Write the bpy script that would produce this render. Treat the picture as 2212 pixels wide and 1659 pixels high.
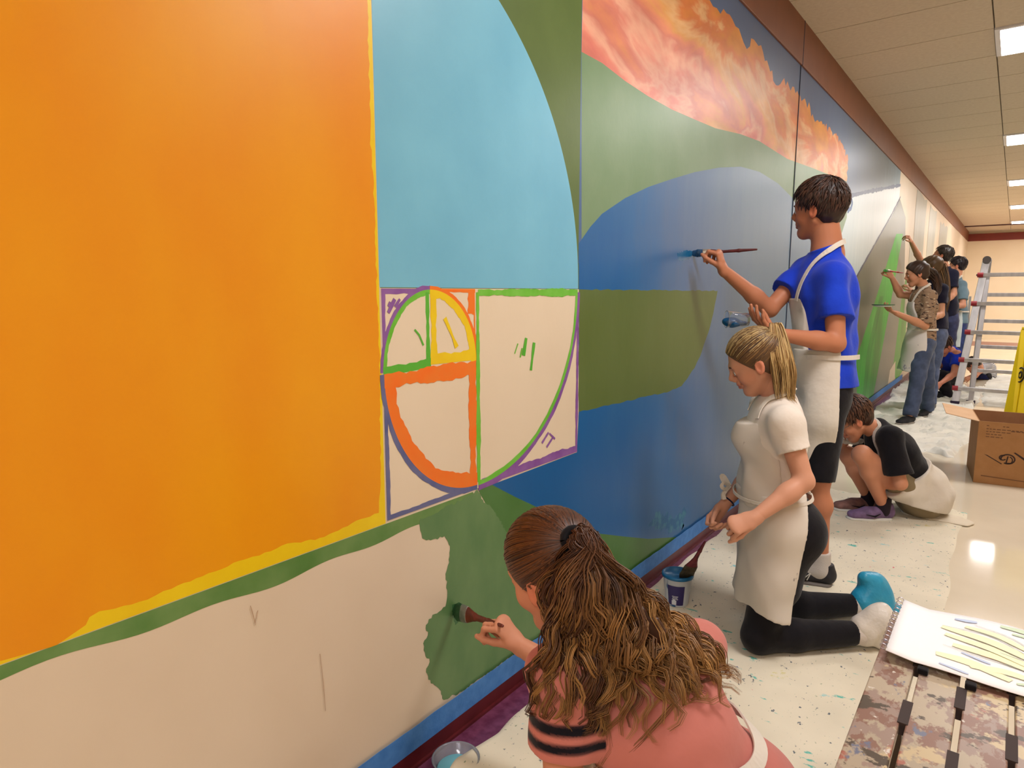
import bpy, bmesh, math, random, time
import numpy as np
from mathutils import Vector, Matrix
from mathutils.geometry import tessellate_polygon
from mathutils.noise import noise as mnoise
T00 = time.time()
for o in list(bpy.data.objects): bpy.data.objects.remove(o)
scene = bpy.context.scene
COL = scene.collection
# ------------------------------------------------------------------ camera
FPX, PCX, PCY = 1410.0, 1106.0, 829.5
CAM = np.array([1.2155, 0.0, 1.3])
_y, _p = math.radians(37.4), math.radians(8.0)
FW = np.array([-math.sin(_y)*math.cos(_p), math.cos(_y)*math.cos(_p), -math.sin(_p)])
RT = np.array([math.cos(_y), math.sin(_y), 0.0])
UP = np.cross(RT, FW)
cam_d = bpy.data.cameras.new('camera'); cam = bpy.data.objects.new('camera', cam_d); COL.objects.link(cam)
cam_d.sensor_width = 36; cam_d.lens = FPX/2212*36; cam_d.clip_start = .02
M = Matrix.Identity(4)
for i in range(3):
    M[i][0] = RT[i]; M[i][1] = UP[i]; M[i][2] = -FW[i]; M[i][3] = CAM[i]
cam.matrix_world = M
scene.camera = cam
# ------------------------------------------------------------------ world, colour, exposure
w = bpy.data.worlds.new('world'); scene.world = w; w.use_nodes = True
w.node_tree.nodes['Background'].inputs[0].default_value = (1, .93, .82, 1)
w.node_tree.nodes['Background'].inputs[1].default_value = .5
vs = scene.view_settings
vs.view_transform = 'Standard'; vs.look = 'None'; vs.gamma = 1; vs.exposure = 0.0
vs.use_curve_mapping = False
PANEL_W = 35.0        # watts per fluorescent ceiling panel
# ------------------------------------------------------------------ helpers
def ray(u, v): return FW+(u-PCX)/FPX*RT-(v-PCY)/FPX*UP
def T(u, v, t): return CAM+ray(u, v)*t            # point of the scene at depth t along the view axis
def G(u, v, z=0.):
    d = ray(u, v); return CAM+d*((z-CAM[2])/d[2])
def W(u, v):
    d = ray(u, v); p = CAM+d*(-CAM[0]/d[0]); return (p[1], p[2])
def srgb(c, a=1.0):
    r = []
    for x in c[:3]:
        x = x/255.0
        r.append(x/12.92 if x <= .04045 else ((x+.055)/1.055)**2.4)
    return (r[0], r[1], r[2], a)
MATS = {}
def mat(name, col, rough=.6, col2=None, nscale=6., stretch=(1, 1, 1), spec=.5, metal=0., bump=0., bscale=60., attr=False, sheen=0., contrast=(.35, .65), trans=0., ior=1.45, emit=None, detail=4.):
    if name in MATS: return MATS[name]
    m = bpy.data.materials.new(name); m.use_nodes = True; nt = m.node_tree; N = nt.nodes; L = nt.links
    b = N['Principled BSDF']
    b.inputs['Roughness'].default_value = rough; b.inputs['Metallic'].default_value = metal
    b.inputs['Specular IOR Level'].default_value = spec; b.inputs['IOR'].default_value = ior
    b.inputs['Transmission Weight'].default_value = trans
    if sheen: b.inputs['Sheen Weight'].default_value = sheen
    c = srgb(col); b.inputs['Base Color'].default_value = c
    if emit: b.inputs['Emission Color'].default_value = srgb(emit[0]); b.inputs['Emission Strength'].default_value = emit[1]
    geo = None
    if col2 is not None or bump:
        tc = N.new('ShaderNodeTexCoord'); mp = N.new('ShaderNodeMapping'); mp.inputs['Scale'].default_value = stretch
        L.new(tc.outputs['Object'], mp.inputs['Vector'])
    out = None
    if col2 is not None:
        n = N.new('ShaderNodeTexNoise'); n.inputs['Scale'].default_value = nscale; n.inputs['Detail'].default_value = detail
        L.new(mp.outputs[0], n.inputs['Vector'])
        r = N.new('ShaderNodeValToRGB'); r.color_ramp.elements[0].position = contrast[0]; r.color_ramp.elements[1].position = contrast[1]
        r.color_ramp.elements[0].color = c; r.color_ramp.elements[1].color = srgb(col2)
        L.new(n.outputs['Fac'], r.inputs['Fac']); out = r.outputs['Color']
    if attr:
        a = N.new('ShaderNodeVertexColor'); a.layer_name = 'Col'
        if out is None: out = a.outputs['Color']
        else:
            mx = N.new('ShaderNodeMixRGB'); mx.blend_type = 'MULTIPLY'; mx.inputs[0].default_value = 1
            L.new(out, mx.inputs[1]); L.new(a.outputs['Color'], mx.inputs[2]); out = mx.outputs[0]
    if out is not None: L.new(out, b.inputs['Base Color'])
    if bump:
        n2 = N.new('ShaderNodeTexNoise'); n2.inputs['Scale'].default_value = bscale; n2.inputs['Detail'].default_value = 3
        L.new(mp.outputs[0], n2.inputs['Vector'])
        bp = N.new('ShaderNodeBump'); bp.inputs['Strength'].default_value = bump; bp.inputs['Distance'].default_value = .01
        L.new(n2.outputs['Fac'], bp.inputs['Height']); L.new(bp.outputs[0], b.inputs['Normal'])
    MATS[name] = m; return m
def link(name, me, m, parent=None, smooth=False):
    o = bpy.data.objects.new(name, me); COL.objects.link(o)
    if m is not None:
        for x in (m if isinstance(m, list) else [m]): me.materials.append(x)
    if parent is not None: o.parent = parent
    if smooth: me.polygons.foreach_set('use_smooth', [True]*len(me.polygons))
    return o
def pd(name, verts, faces, m, parent=None, smooth=False):
    me = bpy.data.meshes.new(name); me.from_pydata([tuple(v) for v in verts], [], faces); me.update()
    return link(name, me, m, parent, smooth)
def tag(o, label=None, cat=None, group=None, kind=None):
    if label: o['label'] = label
    if cat: o['category'] = cat
    if group: o['group'] = group
    if kind: o['kind'] = kind
    return o
def empty(name, loc=(0, 0, 0), label=None, cat=None, group=None, kind=None):
    o = bpy.data.objects.new(name, None); COL.objects.link(o); o.location = Vector([float(x) for x in loc]); o.empty_display_size = .1
    return tag(o, label, cat, group, kind)
def keep_parent(ch, root):
    """children are modelled in world coordinates: cancel the root's offset"""
    ch.parent = root; ch.matrix_parent_inverse = Matrix.Translation(root.location).inverted(); return ch
class MB:
    """collects boxes / tubes / lathes in one mesh"""
    def __init__(s): s.v = []; s.f = []
    def add(s, v, f):
        n = len(s.v); s.v += [tuple(float(c) for c in p) for p in v]; s.f += [tuple(i+n for i in q) for q in f]; return s
    def box(s, lo, hi, R=None, o=(0, 0, 0)):
        vs_ = [(x, y, z) for x in (lo[0], hi[0]) for y in (lo[1], hi[1]) for z in (lo[2], hi[2])]
        if R is not None: vs_ = [np.array(o)+R@np.array(p) for p in vs_]
        return s.add(vs_, [(0, 1, 3, 2), (4, 6, 7, 5), (0, 4, 5, 1), (2, 3, 7, 6), (0, 2, 6, 4), (1, 5, 7, 3)])
    def bar(s, a, b, wx, wy, upv=(0, 0, 1)):
        a = np.array(a, float); b = np.array(b, float); n = b-a; L = np.linalg.norm(n); n /= L
        l = np.cross(n, upv)
        if np.linalg.norm(l) < 1e-4: l = np.cross(n, (1, 0, 0))
        l /= np.linalg.norm(l); d = np.cross(l, n)
        R = np.array([l, d, n]).T
        return s.box((-wx/2, -wy/2, 0), (wx/2, wy/2, L), R, a)
    def tube(s, pts, rad, sides=8, cap=True, flat=None):
        pts = [np.array(p, float) for p in pts]; n = len(pts); base = []; prev = None
        rr = rad if hasattr(rad, '__len__') else [rad]*n
        V = []; Fc = []
        for i in range(n):
            t = pts[min(i+1, n-1)]-pts[max(i-1, 0)]; t /= (np.linalg.norm(t)+1e-9)
            if prev is None:
                a = np.cross(t, (0, 0, 1)) if flat is None else np.array(flat, float)
                if np.linalg.norm(a) < .1: a = np.cross(t, (1, 0, 0))
            else: a = prev
            a = a-t*(a@t); a /= (np.linalg.norm(a)+1e-9); prev = a; b = np.cross(t, a)
            for k in range(sides):
                th = 2*math.pi*k/sides
                V.append(pts[i]+rr[i]*(math.cos(th)*a+math.sin(th)*b))
        for i in range(n-1):
            for k in range(sides):
                k2 = (k+1) % sides
                Fc.append((i*sides+k, i*sides+k2, (i+1)*sides+k2, (i+1)*sides+k))
        if cap: Fc.append(tuple(range(sides-1, -1, -1))); Fc.append(tuple((n-1)*sides+k for k in range(sides)))
        return s.add(V, Fc)
    def lathe(s, prof, c=(0, 0, 0), axis=(0, 0, 1), seg=24):
        ax = np.array(axis, float); ax /= np.linalg.norm(ax)
        a = np.cross(ax, (0, 1, 0));
        if np.linalg.norm(a) < .1: a = np.cross(ax, (1, 0, 0))
        a /= np.linalg.norm(a); b = np.cross(ax, a); V = []; Fc = []
        for r, z in prof:
            for k in range(seg):
                th = 2*math.pi*k/seg; V.append(np.array(c)+ax*z+r*(math.cos(th)*a+math.sin(th)*b))
        for i in range(len(prof)-1):
            for k in range(seg):
                k2 = (k+1) % seg; Fc.append((i*seg+k, i*seg+k2, (i+1)*seg+k2, (i+1)*seg+k))
        if prof[0][0] > 1e-4: Fc.append(tuple(range(seg-1, -1, -1)))
        if prof[-1][0] > 1e-4: Fc.append(tuple((len(prof)-1)*seg+k for k in range(seg)))
        return s.add(V, Fc)
    def build(s, name, m, parent=None, smooth=False, bevel=0., root=None):
        o = pd(name, s.v, s.f, m, parent, smooth)
        bm = bmesh.new(); bm.from_mesh(o.data); bmesh.ops.recalc_face_normals(bm, faces=bm.faces); bm.to_mesh(o.data); bm.free()
        if bevel:
            b = o.modifiers.new('bevel', 'BEVEL'); b.width = bevel; b.segments = 2; b.limit_method = 'ANGLE'
        if root is not None: keep_parent(o, root)
        return o
def nrm(v):
    v = np.array(v, float); return v/(np.linalg.norm(v)+1e-12)
def rodr(v, ax, an):
    ax = nrm(ax); return v*math.cos(an)+np.cross(ax, v)*math.sin(an)+ax*(ax@v)*(1-math.cos(an))
# ------------------------------------------------------------------ lamps and room
X1, Y0, Y1, ZC = 4.27, -3.0, 23.0, 3.0
m_ceil = mat('ceiling_tile_paint', (205, 190, 168), .9, (212, 198, 176), 40, bump=.15, bscale=150)
m_ceilgap = mat('ceiling_grid_paint', (196, 184, 164), .8)
m_diff = mat('lamp_diffuser', (255, 255, 255), .5, emit=((246, 244, 255), 9.0))
m_frame = mat('lamp_frame_enamel', (225, 225, 230), .4)
ys = [1.84, 5.5, 9.16, 12.82, 16.48, 20.14]
ys = [-1.82]+ys
def panel(x, y, lab):
    r = empty('ceiling_light', (x+.61, y+.305, ZC), lab, 'light', 'fluorescent ceiling light panels')
    f = MB()
    for lo, hi in (((0, 0), (1.22, .03)), ((0, .58), (1.22, .61)), ((0, .03), (.03, .58)), ((1.19, .03), (1.22, .58))):
        f.box((x+lo[0], y+lo[1], ZC-.012), (x+hi[0], y+hi[1], ZC+.05))
    f.build('frame', m_frame, root=r)
    MB().box((x+.03, y+.03, ZC-.004), (x+1.19, y+.58, ZC+.004)).build('diffuser', m_diff, root=r)
    ld = bpy.data.lights.new('lamp_glow', 'AREA'); ld.shape = 'RECTANGLE'; ld.size = 1.16; ld.size_y = .55; ld.energy = PANEL_W; ld.color = (1, .95, .875)
    lo = bpy.data.objects.new('lamp_glow', ld); COL.objects.link(lo); lo.location = (x+.61, y+.305, ZC-.02); keep_parent(lo, r)
    lo.visible_camera = True
panels = []
names_l = {5.5: 'nearest white ceiling light panel in view, cut by the right edge', 9.16: 'second ceiling light panel from the camera, right of the brown beam',
           12.82: 'third ceiling light panel from the camera, white and shrinking', 16.48: 'fourth ceiling light panel from the camera, far down the hall', 20.14: 'farthest ceiling light panel, just before the end wall'}
for y in ys:
    panel(.96, y, names_l.get(y, ('white ceiling light panel above the camera, out of frame' if y > 0 else 'white ceiling light panel behind the camera, out of frame'))); panels.append((.96, y))
for y, lb_ in ((16.48, 'added unseen ceiling light panel brightening the hall end, nearer one'), (20.14, 'added unseen ceiling light panel brightening the hall end, farther one')): panel(3.0, y, lb_)  # two unseen panels added to brighten the far end of the hall
cei = empty('ceiling', (0, 0, ZC), kind='structure')
MB().box((-.1, Y0, ZC+.03), (X1, Y1, ZC+.1)).build('backing', m_ceilgap, root=cei)
tile_me = {}
for ci, (xa, xb) in enumerate(((.0, .96), (.96, 2.18), (2.18, 3.40), (3.40, X1))):
    k = 0; y = -3.04
    while y < Y1-.05:
        skip = (ci in (2, 3) and 15 < y and any(abs(y-py) < .1 for _, py in panels)) or ci == 1 and any(abs(y-py) < .1 for _, py in panels)
        if not skip:
            if ci not in tile_me:
                b_ = MB().box((.004, .004, -.0), (xb-xa-.004, .606, .02)); o = b_.build('ceiling_tile', m_ceil); tile_me[ci] = o.data
            else:
                o = bpy.data.objects.new('ceiling_tile', tile_me[ci]); COL.objects.link(o)
            o.location = (xa, y, ZC); keep_parent(o, cei)
        y += .61
# floor
def floor_mat():
    m = mat('polished_floor_tile', (228, 214, 190), .13, (234, 221, 198), 3.0, spec=.5)
    nt = m.node_tree; N = nt.nodes; L = nt.links
    b = N['Principled BSDF']
    n = N.new('ShaderNodeTexNoise'); n.inputs['Scale'].default_value = 5.; r = N.new('ShaderNodeMapRange')
    r.inputs[3].default_value = .05; r.inputs[4].default_value = .12; L.new(n.outputs['Fac'], r.inputs[0]); L.new(r.outputs[0], b.inputs['Roughness'])
    bp = N.new('ShaderNodeBump'); bp.inputs['Strength'].default_value = .015; n2 = N.new('ShaderNodeTexNoise'); n2.inputs['Scale'].default_value = 9
    L.new(n2.outputs['Fac'], bp.inputs['Height']); L.new(bp.outputs[0], b.inputs['Normal'])
    return m
m_floor = floor_mat()
fl = MB().box((-.02, Y0, -.05), (X1, Y1, 0)).build('floor', m_floor); tag(fl, kind='structure')
m_pur = mat('purple_floor_border', (96, 44, 72), .25, (120, 62, 92), 30)
fb = MB().box((.012, Y0, 0), (.155, Y1, .0015)).build('border_strip', m_pur); fb.parent = fl; tag(fb, 'dark purple border strip along the baseboard')
fb = MB().box((.155, 19.6, 0), (X1, 21.4, .0015)).build('cross_stripe', mat('maroon_stripe', (120, 36, 50), .25, (128, 42, 56), 10)); fb.parent = fl; tag(fb, 'maroon stripe across the far floor')
# walls
m_wall = mat('cream_wall_paint', (220, 202, 178), .42, (225, 208, 185), 2.5, bump=.03, bscale=25, spec=.5)
m_wall2 = mat('cream_wall_paint_far', (242, 226, 196), .55, (245, 230, 202), 2.5)
wl = MB().box((-.12, Y0, 0), (0, Y1, 2.74)).build('wall_left', m_wall); tag(wl, kind='structure')
wf = MB().box((-.12, Y1, 0), (X1, Y1+.12, ZC)).build('wall_far', m_wall2); tag(wf, kind='structure')
wr = MB().box((X1, Y0, 0), (X1+.12, Y1, ZC)).build('wall_right', m_wall2); tag(wr, kind='structure')
wb = MB().box((-.12, Y0-.12, 0), (X1, Y0, ZC)).build('wall_back', m_wall2); tag(wb, kind='structure')
m_beam = mat('brown_beam_paint', (122, 74, 50), .5, (130, 80, 54), 5)
m_beam2 = mat('maroon_beam_paint', (118, 44, 34), .5, (128, 50, 38), 5)
bm_ = MB().box((-.12, Y0, 2.735), (.012, Y1, ZC)).build('trim_1', m_beam, bevel=.003); tag(bm_, kind='structure')
bm_ = MB().box((.012, Y1-.1, 2.735), (X1, Y1, ZC-.07)).build('trim_2', m_beam2); tag(bm_, kind='structure')
bm_ = MB().box((.012, 20.9, ZC-.03), (X1, 20.94, ZC)).build('trim_3', mat('dark_ceiling_rail', (90, 60, 60), .5)); tag(bm_, kind='structure')
sb = MB().box((1.55, Y1-.19, 2.74), (2.1, Y1-.11, 2.92)).build('wall_box', mat('grey_box_enamel', (150, 140, 150), .4), bevel=.01); tag(sb, 'small grey box mounted on the maroon beam at the hall end', 'box')
m_base = mat('maroon_baseboard_vinyl', (84, 26, 32), .35, (98, 32, 38), 12)
bb = MB()
for a, b in ((Y0, 1.1), (1.1, 4.626), (4.63, 23.0)):
    bb.box((0, a, 0), (.008, b, .066)); bb.box((.008, a, 0), (.016, b, .010)); bb.box((0, a, .066), (.004, b, .070))
bb = bb.build('baseboard_left', m_base); tag(bb, kind='structure')
# masking tape above the baseboard, with slightly torn top edge
m_tape = mat('blue_masking_tape', (62, 122, 196), .6, (76, 136, 208), 30, bump=.1, bscale=90)
def strip(name, y0, y1, zlo, zhi, x, m, jit=.0015, step=.03, parent=None, seed=1):
    rnd = random.Random(seed); n = max(2, int((y1-y0)/step)); V = []; Fc = []
    for i in range(n+1):
        y = y0+(y1-y0)*i/n; zb = zlo; zt = zhi+rnd.uniform(-jit, jit)
        V += [(x, y, zb), (x, y, zt), (x-.0008, y, zt+.0002), (x-.0008, y, zb-.0002)]
    for i in range(n):
        a = 4*i; b = a+4
        Fc += [(a, b, b+1, a+1), (a+1, b+1, b+2, a+2), (a+3, a, b, b+3)]
    return pd(name, V, Fc, m, parent)
for ya, yb, sd, lab in ((-1, 3.05, 1, 'near length of blue masking tape above the maroon baseboard'), (3.0, 10.9, 2, 'far length of blue masking tape beside the green spikes')):
    o = strip('masking_tape', ya, yb, .054, .123, .0092 if sd == 1 else .0098, m_tape, seed=sd)
    tag(o, lab, 'tape')
# ------------------------------------------------------------------ the mural: paint films on the wall
LAY = [0]
def jag(pts, amp, step, seed, closed=True):
    rnd = random.Random(seed); out = []; n = len(pts)
    for i in range(n if closed else n-1):
        a = np.array(pts[i]); b = np.array(pts[(i+1) % n]); L = np.linalg.norm(b-a); k = max(1, int(L/step)); nn = np.array([-(b-a)[1], (b-a)[0]])/(L+1e-9)
        out.append(tuple(a))
        for j in range(1, k):
            out.append(tuple(a+(b-a)*j/k+nn*rnd.uniform(-amp, amp)))
    if not closed: out.append(tuple(pts[-1]))
    return out
def film(name, pts, m, label=None, layer=None, thick=.0004, zmin=.08):
    """one coat of paint: polygon in wall coordinates (y, z) with a real edge"""
    if layer is None: LAY[0] += 1; layer = LAY[0]
    x = .0004+.00003*layer
    pts = [(p[0], min(2.735, max(zmin, p[1]))) for p in pts]
    tri = tessellate_polygon([[Vector((p[0], p[1], 0)) for p in pts]])
    V = [(x, p[0], p[1]) for p in pts]; n = len(V); V += [(x-thick, p[0], p[1]) for p in pts]
    Fc = []
    for t in tri:
        a, b, c = (np.array(V[i]) for i in t)
        nn = np.cross(b-a, c-a)
        Fc.append(tuple(t) if nn[0] > 0 else (t[0], t[2], t[1]))
    Fc += [(i, (i+1) % n, (i+1) % n+n, i+n) for i in range(n)]
    o = pd(name, V, Fc, m); keep_parent(o, wl)
    if label: o['label'] = label
    return o
def px(*pp): return [W(*p) for p in pp]
def arc(cy, cz, ry, rz, a0, a1, n=40):
    return [(cy+ry*math.cos(math.radians(a0+(a1-a0)*i/n)), cz+rz*math.sin(math.radians(a0+(a1-a0)*i/n))) for i in range(n+1)]
def stroke(name, pts, wd, m, side=0, jit=.12, seed=3, label=None):
    """brush stroke along a polyline; side -1/0/+1 puts it right/centre/left of the line"""
    pts = [np.array(p) for p in pts]
    # resample
    P = [pts[0]]
    for a, b in zip(pts[:-1], pts[1:]):
        k = max(1, int(np.linalg.norm(b-a)/.012))
        for j in range(1, k+1): P.append(a+(b-a)*j/k)
    rnd = random.Random(seed); L = []; R = []
    drift = 0
    for i, p in enumerate(P):
        t = P[min(i+1, len(P)-1)]-P[max(0, i-1)]; t = t/(np.linalg.norm(t)+1e-9); n = np.array([-t[1], t[0]])
        drift = drift*.8+rnd.uniform(-jit, jit)*wd
        wl_ = wd*(.5 if side == 0 else (1 if side > 0 else 0)); wr_ = wd*(.5 if side == 0 else (1 if side < 0 else 0))
        L.append(tuple(p+n*(wl_+(drift if side >= 0 else 0)))); R.append(tuple(p-n*(wr_+(drift if side <= 0 else 0))))
    return film(name, L+R[::-1], m, label)
def paint(name, c1, c2, scale=5, stretch=(1, 1, 1), rough=.38, contrast=(.3, .7), bump=.03):
    return mat(name, c1, rough, c2, scale, stretch, bump=bump, bscale=45, contrast=contrast)
p_or = paint('orange_wall_paint', (232, 142, 2), (238, 162, 10), 2.6, (1, 1, .6))
p_ye = paint('yellow_wall_paint', (240, 208, 20), (234, 196, 12), 12)
p_gb = paint('sage_green_paint', (84, 128, 62), (116, 150, 88), 9)
p_sky = paint('light_blue_paint', (112, 182, 214), (122, 192, 222), 4)
p_ol = paint('olive_green_paint', (84, 106, 52), (92, 114, 58), 6)
p_ol2 = paint('dark_olive_paint', (86, 106, 46), (96, 114, 60), 5, (1, 1, .4))
p_sage = paint('grey_sage_paint', (106, 138, 98), (122, 148, 114), 3)
p_gp = paint('fresh_green_paint', (84, 124, 76), (108, 142, 92), 7, (1, 1.3, .7))
p_gp2 = paint('deep_green_paint', (70, 116, 52), (80, 124, 66), 7)
p_lg = paint('lime_green_paint', (100, 184, 44), (124, 200, 76), 14)
p_g2 = paint('bright_green_paint', (76, 172, 46), (98, 184, 60), 10)
p_pu = paint('purple_paint', (124, 72, 152), (146, 100, 168), 16)
p_or2 = paint('orange_line_paint', (244, 112, 22), (238, 128, 40), 14)
p_vi = paint('slate_violet_paint', (84, 92, 142), (110, 112, 152), 16)
p_cl = paint('primer_paint', (228, 210, 184), (232, 215, 190), 4)
p_scr = paint('scuff_brown', (176, 140, 110), (190, 158, 128), 30)
# 1 large orange field with yellow under-edge
film('painted_yellow_edge', [(-.5, .722), (1.064, .722), (1.064, 2.7), (-.5, 2.7)], p_ye, 'yellow border showing round the orange field')
obot = px((193, 1333), (215, 1320), (300, 1300), (370, 1272), (450, 1238), (530, 1208), (560, 1200), (620, 1174), (650, 1172), (700, 1160), (760, 1130), (818, 1108), (822, 1050), (820, 800), (816, 690), (812, 560), (808, 430), (800, 300), (797, 150), (793, 0))
film('painted_orange_field', [(-.5, .735), px((0, 1428))[0], px((120, 1395))[0], px((185, 1350))[0]]+jag(obot, .0025, .012, 4, False)+[(1.043, 2.7), (-.5, 2.7)], p_or, 'large orange painted field at the left')
# 2 green band below
top = [(y, .7205) for y in np.arange(-.5, 1.43, .05)]
bot = [(y, .684+.006*math.sin(7*y)+.005*math.sin(23*y)+.008*math.sin(3.1*y+1)) for y in np.arange(1.43, -.5, -.02)]
film('painted_green_band', top+bot, p_gb, 'sage green painted stripe under the orange field')
# 3 light blue quarter disc and olive corner
film('painted_olive_corner', [(1.068, 1.3105), (1.977, 1.3105), (1.972, 2.735), (1.068, 2.735)], p_ol, 'olive green painted corner outside the blue curve')
film('painted_blue_quarter', [(1.066, 1.312), (1.967, 1.312)]+[(1.066+.903*math.cos(a), 1.312+(.925)*math.sin(a)) for a in np.linspace(0.001, math.pi/2, 60)], p_sky, 'light blue painted quarter circle')
film('painted_cream_squares', [(1.068, .726), (1.977, .726), (1.977, 1.310), (1.068, 1.310)], p_cl, 'unpainted cream squares of the spiral')
# 4 sky, cloud, sage hill right of the edge
def cloudmat():
    m = bpy.data.materials.new('cloud_paint'); m.use_nodes = True; N = m.node_tree.nodes; L = m.node_tree.links; b = N['Principled BSDF']; b.inputs['Roughness'].default_value = .4
    tc = N.new('ShaderNodeTexCoord'); mp = N.new('ShaderNodeMapping'); mp.inputs['Rotation'].default_value = (.12, 0, 0); mp.inputs['Scale'].default_value = (1, .42, 1.0)
    L.new(tc.outputs['Object'], mp.inputs[0])
    n = N.new('ShaderNodeTexNoise'); n.inputs['Scale'].default_value = 3.2; n.inputs['Detail'].default_value = 5; n.inputs['Roughness'].default_value = .55; n.inputs['Distortion'].default_value = .7
    L.new(mp.outputs[0], n.inputs['Vector'])
    # height above the hill line drives pink -> orange -> yellow
    sp = N.new('ShaderNodeSeparateXYZ'); L.new(tc.outputs['Object'], sp.inputs[0])
    m1 = N.new('ShaderNodeMath'); m1.operation = 'MULTIPLY_ADD'; L.new(sp.outputs['Y'], m1.inputs[0]); m1.inputs[1].default_value = .10; L.new(sp.outputs['Z'], m1.inputs[2])
    m2 = N.new('ShaderNodeMapRange'); L.new(m1.outputs[0], m2.inputs[0]); m2.inputs[1].default_value = 2.15; m2.inputs[2].default_value = 3.0
    m3 = N.new('ShaderNodeMath'); m3.operation = 'MULTIPLY_ADD'; L.new(n.outputs['Fac'], m3.inputs[0]); m3.inputs[1].default_value = 1.9; m3.inputs[2].default_value = -.95
    m4 = N.new('ShaderNodeMath'); m4.operation = 'ADD'; L.new(m2.outputs[0], m4.inputs[0]); L.new(m3.outputs[0], m4.inputs[1])
    r = N.new('ShaderNodeValToRGB'); els = r.color_ramp.elements
    els[0].position = 0; els[0].color = srgb((222, 118, 108)); els[1].position = 1; els[1].color = srgb((228, 150, 50))
    for p, c in ((.14, (232, 140, 118)), (.26, (238, 178, 150)), (.36, (222, 136, 116)), (.46, (234, 150, 112)), (.58, (232, 168, 96)), (.68, (238, 190, 130)), (.8, (226, 132, 66))):
        e = els.new(p); e.color = srgb(c)
    L.new(m4.outputs[0], r.inputs[0])
    n2 = N.new('ShaderNodeTexNoise'); n2.inputs['Scale'].default_value = 9; n2.inputs['Detail'].default_value = 4; L.new(mp.outputs[0], n2.inputs['Vector'])
    r2 = N.new('ShaderNodeValToRGB'); r2.color_ramp.elements[0].position = .35; r2.color_ramp.elements[1].position = .75; r2.color_ramp.elements[0].color = srgb((214, 200, 200)); r2.color_ramp.elements[1].color = (1, 1, 1, 1)
    L.new(n2.outputs['Fac'], r2.inputs[0])
    mx = N.new('ShaderNodeMixRGB'); mx.blend_type = 'MULTIPLY'; mx.inputs[0].default_value = .8; L.new(r.outputs[0], mx.inputs[1]); L.new(r2.outputs[0], mx.inputs[2])
    L.new(mx.outputs[0], b.inputs['Base Color']); return m
def gradmat(name, stops, y0, y1, nz=.25, streak=(1, 9, .7), nscale=2.2, zgain=0., rough=.34):
    """painted colour that changes along the wall, with vertical brush streaks"""
    m = bpy.data.materials.new(name); m.use_nodes = True; N = m.node_tree.nodes; L = m.node_tree.links; b = N['Principled BSDF']; b.inputs['Roughness'].default_value = rough
    tc = N.new('ShaderNodeTexCoord'); sp = N.new('ShaderNodeSeparateXYZ'); L.new(tc.outputs['Object'], sp.inputs[0])
    mz = N.new('ShaderNodeMath'); mz.operation = 'MULTIPLY_ADD'; L.new(sp.outputs['Z'], mz.inputs[0]); mz.inputs[1].default_value = zgain; L.new(sp.outputs['Y'], mz.inputs[2])
    mr = N.new('ShaderNodeMapRange'); L.new(mz.outputs[0], mr.inputs[0]); mr.inputs[1].default_value = y0; mr.inputs[2].default_value = y1
    mp = N.new('ShaderNodeMapping'); mp.inputs['Scale'].default_value = streak; L.new(tc.outputs['Object'], mp.inputs[0])
    n = N.new('ShaderNodeTexNoise'); n.inputs['Scale'].default_value = nscale; n.inputs['Detail'].default_value = 6; n.inputs['Roughness'].default_value = .6; L.new(mp.outputs[0], n.inputs['Vector'])
    ma = N.new('ShaderNodeMath'); ma.operation = 'MULTIPLY_ADD'; L.new(n.outputs['Fac'], ma.inputs[0]); ma.inputs[1].default_value = nz*2; ma.inputs[2].default_value = -nz
    ad = N.new('ShaderNodeMath'); ad.operation = 'ADD'; L.new(mr.outputs[0], ad.inputs[0]); L.new(ma.outputs[0], ad.inputs[1])
    r = N.new('ShaderNodeValToRGB'); els = r.color_ramp.elements
    els[0].position = stops[0][0]; els[0].color = srgb(stops[0][1]); els[1].position = stops[-1][0]; els[1].color = srgb(stops[-1][1])
    for p, c in stops[1:-1]:
        e = els.new(p); e.color = srgb(c)
    L.new(ad.outputs[0], r.inputs[0]); L.new(r.outputs[0], b.inputs['Base Color'])
    bp = N.new('ShaderNodeBump'); bp.inputs['Strength'].default_value = .06; bp.inputs['Distance'].default_value = .01; L.new(n.outputs['Fac'], bp.inputs['Height']); L.new(bp.outputs[0], b.inputs['Normal'])
    return m
p_gsky = gradmat('slate_sky_paint', [(0, (74, 104, 150)), (.35, (80, 100, 138)), (.6, (94, 114, 142)), (.8, (102, 120, 134)), (1, (124, 150, 166))], 2.0, 9.2, .14, (1, 3, 1.2))
p_pale = gradmat('pale_sky_sheen_paint', [(0, (152, 182, 196)), (.5, (190, 208, 214)), (1, (222, 228, 230))], 4.5, 9.2, .2, (1, 5, .6))  # pale blue paint, whitened so its colour also holds the wall's sheen
p_sea = gradmat('sea_blue_paint', [(0, (0, 90, 156)), (.2, (6, 94, 160)), (.42, (38, 104, 162)), (.6, (66, 106, 154)), (.75, (78, 114, 154)), (1, (88, 122, 152))], 1.9, 4.4, .2, (1, 4, 1.0), 2.4, .35)
film('painted_slate_sky', [(1.968, 1.4), (9.24, 1.4), (9.24, 2.735), (1.968, 2.735)], p_gsky, 'slate blue painted sky under the brown beam')
film('painted_pale_sky_sheen', [(4.2, 1.0)]+jag(px((1800, 432), (1835, 424), (1870, 415), (1905, 408), (1945, 400)), .004, .1, 5, False)+[(9.24, 1.5), (9.24, .9)], p_pale, 'pale blue painted sky low on the right, with wall sheen painted in')
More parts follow.
